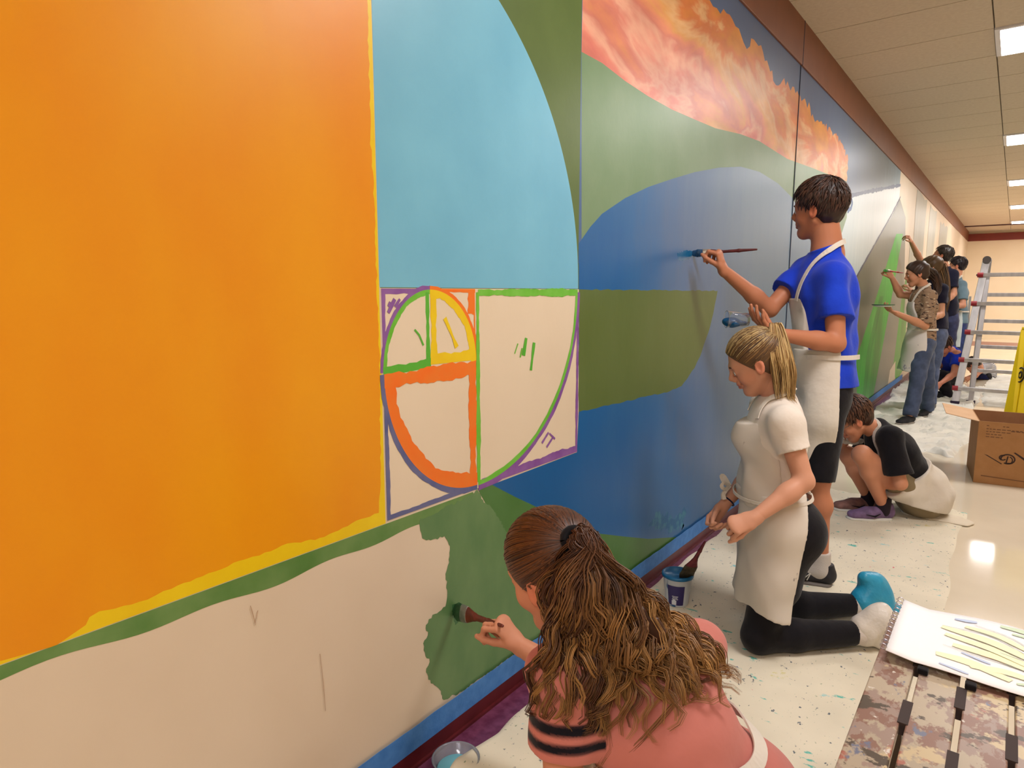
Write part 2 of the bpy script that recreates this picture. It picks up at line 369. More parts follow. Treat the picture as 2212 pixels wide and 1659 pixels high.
film('painted_sage_hill', px((1256, 625), (1256, 112), (1300, 136), (1350, 175), (1400, 208), (1450, 236), (1500, 258), (1545, 277), (1600, 290), (1640, 305), (1700, 343), (1760, 365), (1829, 386), (1829, 470), (1800, 560))+[(5.5, .9)], p_sage, 'grey green painted hill below the clouds')
ctop = px((1829, 392), (1832, 345), (1820, 312), (1797, 285), (1772, 262), (1752, 252), (1750, 232), (1735, 215), (1722, 196), (1704, 186), (1690, 174), (1676, 184), (1668, 152), (1652, 132), (1648, 112), (1628, 85), (1620, 100), (1606, 92), (1596, 62), (1582, 42), (1556, 30), (1540, 14), (1525, 0), (1480, -60), (1420, -90))
film('painted_cloud', px((1256, 112), (1300, 136), (1350, 175), (1400, 208), (1450, 236), (1500, 258), (1545, 277), (1600, 290), (1640, 305), (1700, 343), (1760, 365))+jag(ctop, .028, .035, 8, False)+[(2.3, 2.735), (1.975, 2.735)], cloudmat(), 'pink and orange painted cloud bank')
# water
film('painted_water', px((1250, 526), (1275, 490), (1300, 462), (1350, 428), (1400, 404), (1450, 387), (1500, 372), (1553, 362), (1600, 360), (1640, 371), (1680, 396), (1712, 428), (1735, 470), (1765, 530), (1800, 600), (1828, 700), (1842, 800), (1850, 885))+[(4.0, .1), (3.3, .1)]+px((1462, 1160), (1400, 1164), (1340, 1158), (1290, 1152), (1230, 1130), (1165, 1098), (1110, 1072), (1062, 1047), (1246, 977), (1250, 890)), p_sea, 'blue painted wave and waterfall')
film('painted_olive_block', jag(px((1250, 625), (1550, 628), (1541, 675), (1530, 718), (1512, 770), (1500, 795), (1472, 834), (1440, 848), (1400, 855), (1330, 872), (1250, 890)), .003, .03, 9), p_ol2, 'dark olive painted block inside the wave')
m_cor = film('painted_highlight', jag(px((1400, 1135), (1422, 1105), (1455, 1120), (1480, 1100), (1478, 1135), (1450, 1150), (1425, 1142)), .02, .015, 10), paint('sea_foam_paint', (24, 100, 152), (64, 130, 160), 22, rough=.4, contrast=(.45, .6)))
0 and film('painted_highlight', jag(px((1290, 610), (1310, 590), (1380, 600), (1440, 612), (1380, 618)), .012, .015, 11), paint('sea_foam_paint2', (20, 100, 150), (58, 140, 180), 22, rough=.4, contrast=(.5, .65)))
# green around the tape and the unfinished patch
film('painted_deep_green', px((1031, 1055), (1062, 1047), (1110, 1072), (1165, 1098), (1230, 1130), (1290, 1152), (1340, 1158), (1400, 1164), (1462, 1160))+[(3.32, .1), (1.6, .1)]+px((1050, 1090)), p_gp2, 'deep green painted land above the tape')
gp = px((1031, 1058), (1043, 1080), (1062, 1098), (1078, 1120), (1110, 1180), (1180, 1300), (1260, 1320))+[(2.2, .118), (1.35, .118)]+px((958, 1512), (950, 1490), (938, 1480), (925, 1468), (920, 1452), (928, 1430), (918, 1410), (914, 1390), (924, 1372), (920, 1350), (934, 1328), (962, 1310), (966, 1275), (962, 1240), (970, 1215), (972, 1180), (960, 1158), (935, 1165), (912, 1163), (907, 1140), (908, 1120), (950, 1103), (1000, 1078))
film('painted_fresh_patch', jag(gp, .0045, .008, 12), p_gp, 'fresh green patch still being painted')
film('wet_paint', jag(px((976, 1305), (1003, 1306), (1004, 1335), (990, 1342), (984, 1350), (976, 1330)), .002, .004, 14), paint('wet_green_paint', (54, 100, 62), (66, 112, 70), 20, rough=.15))
film('wet_paint', jag(px((1462, 548), (1480, 541), (1500, 542), (1500, 556), (1482, 562), (1466, 563)), .003, .01, 15), paint('wet_blue_paint', (24, 100, 150), (52, 112, 158), 20, rough=.2))
# spiral outlines
def sq(y0, y1, z0, z1): return [(y0, z0), (y1, z0), (y1, z1), (y0, z1)]
a1 = arc(1.238, 1.104, .168, .203, 180, 90); a2 = arc(1.236, 1.104, .183, .203, 90, 0)
stroke('purple_line', a1, .010, p_pu, 1, label='purple outline of the smallest square'); stroke('purple_line', [(1.070, 1.13), (1.070, 1.308)], .012, p_pu, -1); stroke('purple_line', [(1.070, 1.309), (1.232, 1.309)], .014, p_pu, -1)
stroke('green_line', a1, .012, p_lg, -1, label='lime green outline of the first arch'); stroke('green_line', [(1.226, 1.30), (1.226, 1.11)], .014, p_g2, 0); stroke('green_line', [(1.070, 1.095), (1.236, 1.103)], .024, p_g2, 1)
stroke('orange_line', a2, .010, p_or2, 1); stroke('orange_line', [(1.24, 1.309), (1.417, 1.309)], .010, p_or2, -1); stroke('orange_line', [(1.415, 1.309), (1.417, 1.12)], .006, p_or2, -1)
film('orange_dab', jag([(1.388, 1.302), (1.413, 1.302), (1.413, 1.235), (1.385, 1.24)], .003, .01, 3), p_or2)
stroke('yellow_line', a2, .022, p_ye, -1, label='yellow outline of the second arch'); stroke('yellow_line', [(1.248, 1.29), (1.248, 1.11)], .024, p_ye, 0); stroke('yellow_line', [(1.238, 1.110), (1.415, 1.108)], .030, p_ye, 1)
a3 = arc(1.42, 1.10, .348, .362, 180, 270)
stroke('violet_line', a3, .014, p_vi, -1, label='slate violet outline of the lower square'); stroke('violet_line', [(1.069, 1.06), (1.069, .728)], .012, p_vi, 1); stroke('violet_line', [(1.07, .7275), (1.415, .7275)], .013, p_vi, 1)
stroke('orange_line', a3, .036, p_or2, 1, label='thick orange outline of the half arch'); stroke('orange_line', [(1.402, .74), (1.402, 1.09)], .03, p_or2, 0); stroke('orange_line', [(1.072, 1.083), (1.418, 1.085)], .040, p_or2, 0)
a4 = arc(1.425, 1.30, .540, .565, 0, -90)
stroke('purple_line', a4, .016, p_pu, 1, label='purple outline of the large square'); stroke('purple_line', [(1.970, 1.29), (1.970, .75)], .012, p_pu, 0); stroke('purple_line', [(1.44, .728), (1.976, .728)], .024, p_pu, 1)
stroke('green_line', a4, .014, p_lg, -1, label='lime green outline of the large quarter circle'); stroke('green_line', [(1.427, 1.30), (1.427, .745)], .014, p_lg, 0); stroke('green_line', [(1.43, 1.299), (1.965, 1.299)], .020, p_lg, 0)
for k, (pp, wd, mm) in enumerate(((((852, 646), (838, 676)), .009, p_pu), (((863, 646), (853, 663)), .008, p_pu), (((842, 652), (838, 662)), .005, p_pu), (((895, 712), (905, 724), (914, 746)), .006, p_g2), (((960, 687), (972, 715), (986, 750)), .016, p_ye),
                  (((1136, 730), (1130, 768)), .012, p_g2), (((1153, 740), (1146, 800)), .012, p_g2), (((1118, 742), (1111, 764)), .005, p_lg), (((1127, 752), (1123, 772)), .006, p_lg), (((1170, 957), (1184, 934)), .010, p_pu), (((1180, 966), (1194, 944)), .009, p_pu), (((1186, 936), (1198, 948)), .006, p_pu))):
    stroke('test_dab', px(*pp), wd, mm, 0, seed=k)
for k, pp in enumerate((((540, 1308), (551, 1350)), ((556, 1318), (550, 1345)), ((690, 1412), (698, 1480), (702, 1535)))): stroke('scuff_mark', px(*pp), .0012, p_scr, 0, seed=40+k)
# far end of the mural
p_gray = gradmat('grey_green_far_paint', [(0, (84, 100, 72)), (.5, (104, 110, 92)), (1, (120, 122, 112))], 5.0, 9.5, .2, (1, 5, .7))
film('painted_grey_mountain', px((1842, 612), (1870, 562), (1905, 500), (1925, 470), (1944, 430), (1956, 470))+[(10.4, 1.3), (10.4, .62), (9.9, .1), (6.0, .1), (6.0, .8)], p_gray, 'grey green painted mountain with a dark edge')
stroke('charcoal_line', px((1842, 612), (1870, 562), (1905, 500), (1925, 465), (1945, 425)), .022, paint('charcoal_line_paint', (60, 66, 96), (70, 76, 100), 9), 0)
stroke('charcoal_line', px((1760, 435), (1800, 430), (1835, 424), (1870, 415), (1905, 408), (1945, 400)), .035, paint('blue_line_paint', (60, 84, 120), (80, 100, 132), 9), 0)
p_gs = paint('spike_green_paint', (46, 158, 46), (64, 176, 56), 4, (1, 3, .4))
film('painted_green_spike', px((1936, 505), (1893, 640), (1846, 785), (1852, 868), (1884, 868), (1902, 770), (1926, 640), (1950, 505)), p_gs, 'tall bright green painted spike')
film('painted_green_spike', px((1966, 560), (1948, 640), (1928, 800), (1936, 822), (1950, 800), (1962, 640), (1975, 560)), p_gs, 'narrow green painted spike beside the woman')
film('painted_cream_gap', px((1922, 800), (1916, 840), (1932, 828), (1934, 780)), p_cl)
film('painted_dark_fold', px((1900, 640), (1872, 760), (1862, 866), (1868, 866), (1882, 760), (1908, 640)), paint('spike_dark_green', (36, 132, 38), (46, 150, 44), 4, (1, 3, .4)))
p_drip = paint('pale_grey_wash', (168, 168, 156), (186, 184, 172), 3, (1, 4, .4), contrast=(.3, .7))
for k, (ya, yb, zt, zb) in enumerate(((10.9, 12.2, 2.72, .8), (12.7, 13.8, 2.7, 1.3), (14.6, 16.2, 2.6, 1.2), (10.6, 11.0, 2.0, .9))):
    film('painted_grey_wash', jag([(ya, zb), (yb, zb+.2), (yb, zt), (ya, zt)], .05, .3, 20+k), p_drip)
MB().box((.0, 4.622, .084), (.0042, 4.632, 2.735)).build('wall_joint', mat('dark_joint_paint', (40, 46, 70), .7), root=wl)  # thin dark strip along the expansion joint, coloured by paint
o = MB().box((.0, 4.622, 2.735), (.0132, 4.632, ZC)).build('trim_4', MATS['dark_joint_paint']); tag(o, kind='structure')
# ------------------------------------------------------------------ implicit-surface modeller (bodies, clothes)
def E(a, b, ra, rb, lat=None, k=.02, op=1, flat=(0, 0), cap=1.0):
    """tapered (elliptical) capsule a->b; ra, rb radius or (half width along lat, half depth)"""
    return (np.array(a, float), np.array(b, float), ra, rb, lat, k, op, flat, cap)
def S(c, r, k=.02, op=1): return E(np.array(c)-np.array((0, 0, 1e-3)), np.array(c)+np.array((0, 0, 1e-3)), r, r, None, k, op)
def OV(c, ax, lat, rl, rw, rd, k=.02, op=1):
    """ellipsoid: centre, long axis, lateral axis, radii (long, lateral, depth)"""
    return ('ov', np.array(c, float), nrm(ax), np.array(lat, float), (rl, rw, rd), k, op)
def sdf_eval(prims, lo, hi, h, noise=None, clips=()):
    lo = np.array(lo, float); hi = np.array(hi, float)
    n = np.maximum(4, np.ceil((hi-lo)/h).astype(int)+1)
    A = [(lo[i]+h*np.arange(n[i])).astype(np.float32) for i in range(3)]
    F = np.full(n, 1.0, np.float32)
    for p in prims:
        if isinstance(p[0], str):
            _, c, ax, lat, R, k, op = p; m = max(R)+k+3*h; blo = c-m; bhi = c+m
        else:
            a, b, ra, rb, lat, k, op, flat, cap = p
            wa = ra if hasattr(ra, '__len__') else (ra, ra); wb_ = rb if hasattr(rb, '__len__') else (rb, rb)
            m = max(max(wa), max(wb_))+k+3*h
            blo = np.minimum(a, b)-m; bhi = np.maximum(a, b)+m
        i0 = np.maximum(0, np.floor((blo-lo)/h).astype(int)); i1 = np.minimum(n, np.ceil((bhi-lo)/h).astype(int)+1)
        if (i1 <= i0).any(): continue
        X = A[0][i0[0]:i1[0]][:, None, None]; Y = A[1][i0[1]:i1[1]][None, :, None]; Z = A[2][i0[2]:i1[2]][None, None, :]
        if isinstance(p[0], str):
            l = lat-ax*(lat@ax); l = nrm(l); dd = np.cross(ax, l)
            vx = X-np.float32(c[0]); vy = Y-np.float32(c[1]); vz = Z-np.float32(c[2])
            q1 = (vx*ax[0]+vy*ax[1]+vz*ax[2])/R[0]; q2 = (vx*l[0]+vy*l[1]+vz*l[2])/R[1]; q3 = (vx*dd[0]+vy*dd[1]+vz*dd[2])/R[2]
            q = np.sqrt(q1*q1+q2*q2+q3*q3)+1e-6; v = np.sqrt(vx*vx+vy*vy+vz*vz)
            d = (v-v/q).astype(np.float32)
        else:
            ab = b-a; L = np.linalg.norm(ab)+1e-9; nn = ab/L
            vx = X-np.float32(a[0]); vy = Y-np.float32(a[1]); vz = Z-np.float32(a[2])
            s = vx*nn[0]+vy*nn[1]+vz*nn[2]; t = np.clip(s/L, 0, 1); ov = s-t*L
            if lat is None and wa[0] == wa[1] and wb_[0] == wb_[1]:
                r = wa[0]+(wb_[0]-wa[0])*t
                v2 = vx*vx+vy*vy+vz*vz-s*s
                d = np.sqrt(np.maximum(v2, 0)+ov*ov)-r
            else:
                la = np.array(lat, float); la = nrm(la-nn*(la@nn)); de = np.cross(nn, la)
                l = vx*la[0]+vy*la[1]+vz*la[2]; dd = vx*de[0]+vy*de[1]+vz*de[2]
                w_ = wa[0]+(wb_[0]-wa[0])*t; e_ = wa[1]+(wb_[1]-wa[1])*t; g_ = (w_+e_)*.5*cap
                q = np.sqrt((l/w_)**2+(dd/e_)**2+(ov/g_)**2)+1e-5; v = np.sqrt(l*l+dd*dd+ov*ov)
                d = v-v/q
            if flat[0]: d = np.maximum(d, -s)
            if flat[1]: d = np.maximum(d, s-L)
            d = d.astype(np.float32)
        sub = F[i0[0]:i1[0], i0[1]:i1[1], i0[2]:i1[2]]
        k = max(k, 1e-4)
        if op > 0:
            hh = np.clip(.5+.5*(sub-d)/k, 0, 1); res = sub*(1-hh)+d*hh-k*hh*(1-hh)
        else:
            d = -d; hh = np.clip(.5+.5*(d-sub)/k, 0, 1); res = sub*(1-hh)+d*hh+k*hh*(1-hh)
        F[i0[0]:i1[0], i0[1]:i1[1], i0[2]:i1[2]] = res
    X = A[0][:, None, None]; Y = A[1][None, :, None]; Z = A[2][None, None, :]
    if noise is not None:
        near = np.abs(F) < .06
        idx = np.nonzero(near)
        F[idx] += noise(A[0][idx[0]], A[1][idx[1]], A[2][idx[2]]).astype(np.float32)
    for p0, nn in clips:
        nn = nrm(nn)
        F = np.maximum(F, ((X-p0[0])*nn[0]+(Y-p0[1])*nn[1]+(Z-p0[2])*nn[2]).astype(np.float32))
    return F, lo
def surfnet(F, lo, h):
    s = F < 0
    nx, ny, nz = F.shape
    cnt = np.zeros((nx-1, ny-1, nz-1), np.int8)
    for i in (0, 1):
        for j in (0, 1):
            for k in (0, 1): cnt += s[i:nx-1+i, j:ny-1+j, k:nz-1+k]
    mixed = (cnt > 0) & (cnt < 8)
    ii, jj, kk = np.nonzero(mixed)
    if len(ii) == 0: return np.zeros((0, 3)), np.zeros((0, 4), int)
    idx = np.full(mixed.shape, -1, np.int32); idx[ii, jj, kk] = np.arange(len(ii))
    acc = np.zeros((len(ii), 3)); num = np.zeros(len(ii))
    cs = [(a, b, c) for a in (0, 1) for b in (0, 1) for c in (0, 1)]
    val = {c: F[ii+c[0], jj+c[1], kk+c[2]].astype(float) for c in cs}
    for c in cs:
        for ax in range(3):
            if c[ax] == 0:
                d = list(c); d[ax] = 1; d = tuple(d); f0 = val[c]; f1 = val[d]; m = (f0 < 0) != (f1 < 0)
                t = np.where(m, f0/np.where(m, f0-f1, 1), 0)
                for q in range(3):
                    acc[:, q] += np.where(m, c[q]+(t if q == ax else 0), 0)
                num += m
    V = acc/num[:, None]+np.stack([ii, jj, kk], 1); V = V*h+lo
    Q = []
    for ax in range(3):
        sl0 = [slice(None)]*3; sl1 = [slice(None)]*3; sl0[ax] = slice(0, -1); sl1[ax] = slice(1, None)
        e = s[tuple(sl0)] != s[tuple(sl1)]; neg = s[tuple(sl0)]
        b, c = [(1, 2), (2, 0), (0, 1)][ax]
        I = list(np.nonzero(e)); keep = (I[b] > 0) & (I[c] > 0) & (I[b] < F.shape[b]-1) & (I[c] < F.shape[c]-1)
        I = [q[keep] for q in I]; ng = neg[tuple(I)]
        def cell(db, dc):
            J = [q.copy() for q in I]; J[b] = J[b]-db; J[c] = J[c]-dc; return idx[tuple(J)]
        q = np.stack([cell(1, 1), cell(0, 1), cell(0, 0), cell(1, 0)], 1)
        q[~ng] = q[~ng][:, ::-1]; Q.append(q)
    Q = np.concatenate(Q); Q = Q[(Q >= 0).all(1)]
    return V, Q
def np_mesh(name, V, Q, m, smooth=True, colf=None, parent=None, root=None):
    me = bpy.data.meshes.new(name); nv = len(V); nq = len(Q)
    me.vertices.add(nv); me.vertices.foreach_set('co', np.asarray(V, np.float32).ravel())
    me.loops.add(nq*4); me.loops.foreach_set('vertex_index', np.asarray(Q, np.int32).ravel())
    me.polygons.add(nq); me.polygons.foreach_set('loop_start', np.arange(0, nq*4, 4, dtype=np.int32)); me.polygons.foreach_set('loop_total', np.full(nq, 4, np.int32))
    me.update(calc_edges=True)
    if colf is not None:
        C = colf(np.asarray(V)); ca = me.color_attributes.new('Col', 'FLOAT_COLOR', 'POINT')
        ca.data.foreach_set('color', np.concatenate([C, np.ones((nv, 1))], 1).astype(np.float32).ravel())
    o = link(name, me, m, parent, smooth)
    if root is not None: keep_parent(o, root)
    return o
def relax(V, Q, it=1, lam=.5):
    for _ in range(it):
        acc = np.zeros_like(V); n = np.zeros(len(V))
        for a, b in ((0, 1), (1, 2), (2, 3), (3, 0)):
            for p, q in ((a, b), (b, a)):
                np.add.at(acc, Q[:, p], V[Q[:, q]]); np.add.at(n, Q[:, p], 1)
        V = V+lam*(acc/np.maximum(n, 1)[:, None]-V)
    return V
def bounds(prims, pad=.03):
    lo = np.full(3, 1e9); hi = -lo
    for p in prims:
        if isinstance(p[0], str):
            if p[6] > 0: lo = np.minimum(lo, p[1]-max(p[4])); hi = np.maximum(hi, p[1]+max(p[4]))
        elif p[6] > 0:
            r = max(np.max(p[2]), np.max(p[3])); lo = np.minimum(lo, np.minimum(p[0], p[1])-r); hi = np.maximum(hi, np.maximum(p[0], p[1])+r)
    return lo-pad, hi+pad
def solid(name, islands, m, root, noise=None, clips=(), colf=None, smooth_it=1):
    """islands: list of (prims, voxel, box or None) -> one mesh object"""
    VV = []; QQ = []; n = 0
    for isl in islands:
        prims, h = isl[0], isl[1]; lo, hi = bounds(prims)
        if len(isl) > 2 and isl[2] is not None: lo = np.maximum(lo, isl[2][0]); hi = np.minimum(hi, isl[2][1])
        F, l0 = sdf_eval(prims, lo, hi, h, noise if len(isl) < 4 else isl[3], clips)
        V, Q = surfnet(F, l0, h)
        if len(V) == 0: continue
        if smooth_it: V = relax(V, Q, smooth_it)
        VV.append(V); QQ.append(Q+n); n += len(V)
    if not VV: print('EMPTY SOLID', name, islands[0][0][0][:2], clips); VV = [np.zeros((4, 3))]; QQ = [np.array([[0, 1, 2, 3]])]
    return np_mesh(name, np.concatenate(VV), np.concatenate(QQ), m, True, colf, root=root)
def folds(amp, dirs, seed=0, freq=60.):
    """cloth creases: warped sines along given directions"""
    rnd = np.random.RandomState(seed); ks = []
    for d in dirs:
        for _ in range(2):
            v = nrm(np.array(d)+rnd.normal(0, .35, 3))*freq*rnd.uniform(.6, 1.5); ks.append((v, rnd.uniform(0, 6.28), rnd.normal(0, 14, 3), rnd.uniform(0, 6)))
    def f(x, y, z):
        r = 0
        for v, ph, wv, p2 in ks:
            warp = 1.4*np.sin(wv[0]*x+wv[1]*y+wv[2]*z+p2)
            r = r+np.sin(v[0]*x+v[1]*y+v[2]*z+ph+warp)
        return amp*r/len(ks)*1.6
    return f
# ---------- anatomy
def head_prims(c, f, u, s=1.0, neck=None, fem=False, nr=.052):
    f = nrm(f); u = nrm(u-f*(u@f)); l = np.cross(u, f); c = np.array(c)
    P = lambda a, b, d: c+s*(a*f+b*l+d*u)
    R = lambda x: x*s
    jw = .9 if fem else 1.0
    q = [OV(P(-.012, 0, .038), f, l, R(.094), R(.074), R(.084), .02),
         E(P(.03, 0, .01), P(.036, 0, -.062), (R(.060), R(.056)), (R(.042*jw), R(.040)), l, R(.03)),
         S(P(.066, 0, -.094), R(.019*jw), R(.03))]
    for sg in (-1, 1):
        q += [E(P(.0, sg*.055*jw, -.045), P(.06, sg*.014, -.096), R(.015), R(.013), None, R(.035)),
              S(P(.056, sg*.036, -.030), R(.024), R(.03)),
              E(P(.074, sg*.034, .024), P(.084, sg*.010, .020), R(.011), R(.010), None, R(.02)),
              S(P(.100, sg*.031, .001), R(.015), R(.018), -1),
              S(P(.0735, sg*.031, .0), R(.0130), R(.006)),
              E(P(.083, sg*.022, .0085), P(.079, sg*.042, .006), R(.0035), R(.003), None, R(.005)),
              S(P(.097, sg*.0105, -.031), R(.0075), R(.008)),
              E(P(.093, 0, -.0535), P(.083, sg*.022, -.0575), R(.0052), R(.003), None, R(.007)),
              E(P(.091, 0, -.0655), P(.082, sg*.019, -.0605), R(.0062), R(.003), None, R(.007)),
              OV(P(-.008, sg*.079, -.006), u+.18*(-f), f, R(.032), R(.018), R(.0075), R(.006)),
              OV(P(-.004, sg*.086, -.006), u+.18*(-f), f, R(.017), R(.009), R(.006), R(.005), -1)]
    q += [E(P(.086, 0, .016), P(.108, 0, -.022), R(.0075), R(.0095), None, R(.012)),
          E(P(.089, 0, -.030), P(.086, 0, -.046), R(.008), R(.008), None, R(.012)),
          E(P(.098, 0, -.0595), P(.090, 0, -.0597), R(.002), R(.002), None, R(.004), -1)]
    if neck is not None:
        q += [E(P(-.018, 0, -.045), neck, R(nr), R(nr*1.12), None, R(.03))]
    return q
def head_color(c, f, u, s, skin, lips=(176, 88, 76)):
    f = nrm(f); u = nrm(u-f*(u@f)); l = np.cross(u, f); c = np.array(c)
    sk = np.array(srgb(skin)[:3]); lp = np.array(srgb(lips)[:3]); red = sk*np.array((1.05, .72, .68))
    def fn(V):
        C = np.tile(sk, (len(V), 1)); d = (V-c)/s; a = d@f; b = d@l; z = d@u
        m = np.exp(-(((z+.0595)/.009)**2+(b/.022)**2))*(a > .07)*(a < .12)
        C = C*(1-m[:, None])+lp*m[:, None]
        m = .6*np.exp(-(((z+.03)/.022)**2+((np.abs(b)-.04)/.02)**2))*(a > .02)*(a < .12)+.7*(np.abs(b) > .076)*(np.abs(z) < .05)*(np.abs(a) < .05)*(np.linalg.norm(d, axis=1) < .12)
        m = np.clip(m, 0, 1)
        C = C*(1-m[:, None])+red*m[:, None]
        return C
    return fn
def face_parts(c, f, u, s, root, brow=(60, 40, 28), iris=(80, 60, 40)):
    f = nrm(f); u = nrm(u-f*(u@f)); l = np.cross(u, f); c = np.array(c); P = lambda a, b, d: c+s*(a*f+b*l+d*u)
    mw = mat('eye_white', (226, 220, 212), .25); mi = mat('iris_%d_%d' % iris[:2], iris, .2); mb = mat('brow_%d_%d' % brow[:2], brow, .8)
    for sg in (-1, 1):
        e = MB().lathe([(0, -.0118*s)]+[(.0118*s*math.sin(t), -.0118*s*math.cos(t)) for t in np.linspace(.3, 2.84, 9)]+[(0, .0118*s)], P(.0765, sg*.031, 0), f, 14)
        eo = e.build('eye', mw, smooth=True, root=root)
        i = MB().lathe([(.0058*s, .0108*s), (.0058*s, .0122*s), (.003*s, .0126*s)], P(.0765, sg*.031, 0), f, 12); io = i.build('iris', mi); io.parent = eo
        io.matrix_parent_inverse = Matrix.Identity(4)
        MB().tube([P(.092, sg*.012, .019), P(.092, sg*.028, .0265), P(.078, sg*.047, .0215)], [.002*s, .0035*s, .0015*s], 6).build('eyebrow', mb, smooth=True, root=root)
def hand_prims(wr, dv, pn, ts=1, curl=(.3, .5, .4), s=1.0, spread=.06, thumb=(.6, .3), curls=None):
    """wr wrist point, dv towards the knuckles, pn the way the palm faces, ts side of the thumb (+/-1 along dv x pn)"""
    wr = np.array(wr, float); dv = nrm(dv); pn = nrm(pn-dv*(pn@dv)); sd = np.cross(dv, pn)*ts
    Lp = .082*s
    q = [E(wr-dv*.01*s, wr+dv*.02*s, (.025*s, .018*s), (.030*s, .016*s), sd, .012*s),
         E(wr+dv*.018*s, wr+dv*(Lp-.010*s), (.030*s, .0155*s), (.037*s, .0125*s), sd, .012*s)]
    ln = [.040, .045, .042, .033]; off = [.029, .010, -.009, -.027]; st = [0, .004, .001, -.008]
    for i in range(4):
        cl = curls[i] if curls is not None else curl
        p = wr+dv*(Lp-.006*s+st[i]*s)+sd*off[i]*s; d = nrm(dv+sd*(1.5-i)*spread*.6); L = ln[i]*s; r = .0088*s
        for j in range(3):
            ax = np.cross(d, pn); ax = -np.cross(pn, dv) if j < 0 else np.cross(dv, pn)
            d = rodr(d, ax, cl[j]); seg = L*(1, .68, .55)[j]; p2 = p+d*seg; r2 = r*.92
            q.append(E(p, p2, r, r2, None, .004*s)); p = p2; r = r2
    tb = wr+dv*.022*s+sd*.020*s+pn*.006*s; d = nrm(dv*math.cos(thumb[0])+sd*math.sin(thumb[0])+pn*thumb[1])
    p2 = tb+d*.042*s; q.append(E(tb, p2, .0135*s, .0105*s, None, .012*s))
    d2 = nrm(d+dv*.35+pn*.25); p3 = p2+d2*.030*s; q.append(E(p2, p3, .0105*s, .0095*s, None, .005*s))
    d3 = nrm(d2+dv*.2-sd*.25); q.append(E(p3, p3+d3*.022*s, .0093*s, .0075*s, None, .004*s))
    return q
def limb(a, m, b, r, lat=None, k=.02):
    return [E(a, m, r[0], r[1], lat, k), E(m, b, r[2], r[3], lat, k)]
def arm_prims(sh, el, wr, s=1.0, fat=1.0):
    sh, el, wr = map(lambda p: np.array(p, float), (sh, el, wr)); f = fat*s
    q = [S(sh, .048*f, .03), E(sh, el, .045*f, .036*f, None, .03), E(el, el+(wr-el)*.35, .037*f, .038*f, None, .015), E(el+(wr-el)*.3, wr, .038*f, .0245*f, None, .015)]
    return q
def leg_prims(hp, kn, an, s=1.0, fat=1.0, calf=None):
    hp, kn, an = map(lambda p: np.array(p, float), (hp, kn, an)); f = fat*s
    q = [E(hp, kn, .078*f, .054*f, None, .03), S(kn, .055*f, .02), E(kn, kn+(an-kn)*.33, .050*f, .053*f, None, .02), E(kn+(an-kn)*.33, an, .052*f, .035*f, None, .02)]
    if calf is not None: q.append(S(kn+(an-kn)*.3+nrm(calf)*.014*f, .046*f, .03))
    return q
def torso_prims(pel, wai, che, nb, lat_p, lat_c, s=1.0, w=(.150, .130, .150, .07), d=(.105, .092, .108, .055), grow=0., sh=None, butt=None, k=.04):
    W_ = [x*s+grow for x in w]; D_ = [x*s+grow for x in d]; lm = nrm(np.array(lat_p)+np.array(lat_c))
    q = [E(pel, wai, (W_[0], D_[0]), (W_[1], D_[1]), nrm(lat_p), k), E(wai, che, (W_[1], D_[1]), (W_[2], D_[2]), lm, k),
         E(che, nb, (W_[2]*.96, D_[2]*.95), (W_[3], D_[3]), nrm(lat_c), k, cap=.8)]
    if sh is not None:
        for p in sh: q.append(E(nb*.55+che*.45, p, .062*s+grow, .047*s+grow, None, .04))
    if butt is not None:
        for p in butt: q.append(S(p, .088*s+grow, .04))
    return q
# ---------- hair strands
def strands(name, paths, m, root, sides=5, colf=None, parent=None, kind=None):
    """paths: list of (points, radii, colour)"""
    V = []; Q = []; C = []; n0 = 0
    for pts, rad, col in paths:
        P = np.asarray(pts, float); n = len(P); t = np.gradient(P, axis=0); t /= (np.linalg.norm(t, axis=1)[:, None]+1e-9)
        a = np.cross(t[0], (.3, .2, 1.)); a = nrm(a); R = np.asarray(rad, float)
        ang = 2*np.pi*np.arange(sides)/sides
        for i in range(n):
            a = a-t[i]*(a@t[i]); a /= np.linalg.norm(a)+1e-9; b = np.cross(t[i], a)
            V.append(P[i]+R[i]*(np.cos(ang)[:, None]*a+np.sin(ang)[:, None]*b))
            C.append(np.tile(col[i] if np.ndim(col) > 1 else col, (sides, 1)))
        k = np.arange(sides); k2 = (k+1) % sides
        for i in range(n-1):
            Q.append(np.stack([n0+i*sides+k, n0+i*sides+k2, n0+(i+1)*sides+k2, n0+(i+1)*sides+k], 1))
        n0 += n*sides
    V = np.concatenate(V); Q = np.concatenate(Q); C = np.concatenate(C)
    o = np_mesh(name, V, Q, m, True, lambda _: C, root=root, parent=parent)
    if kind: o['kind'] = kind
    return o
def mixc(a, b, t): return np.array(srgb(a)[:3])*(1-t)+np.array(srgb(b)[:3])*t
m_skin = mat('skin', (255, 255, 255), .5, attr=True, spec=.35)
m_hair = mat('hair', (255, 255, 255), .42, attr=True, spec=.5)
def skinfn(c): 
    s_ = np.array(srgb(c)[:3]); return lambda V: np.tile(s_, (len(V), 1))
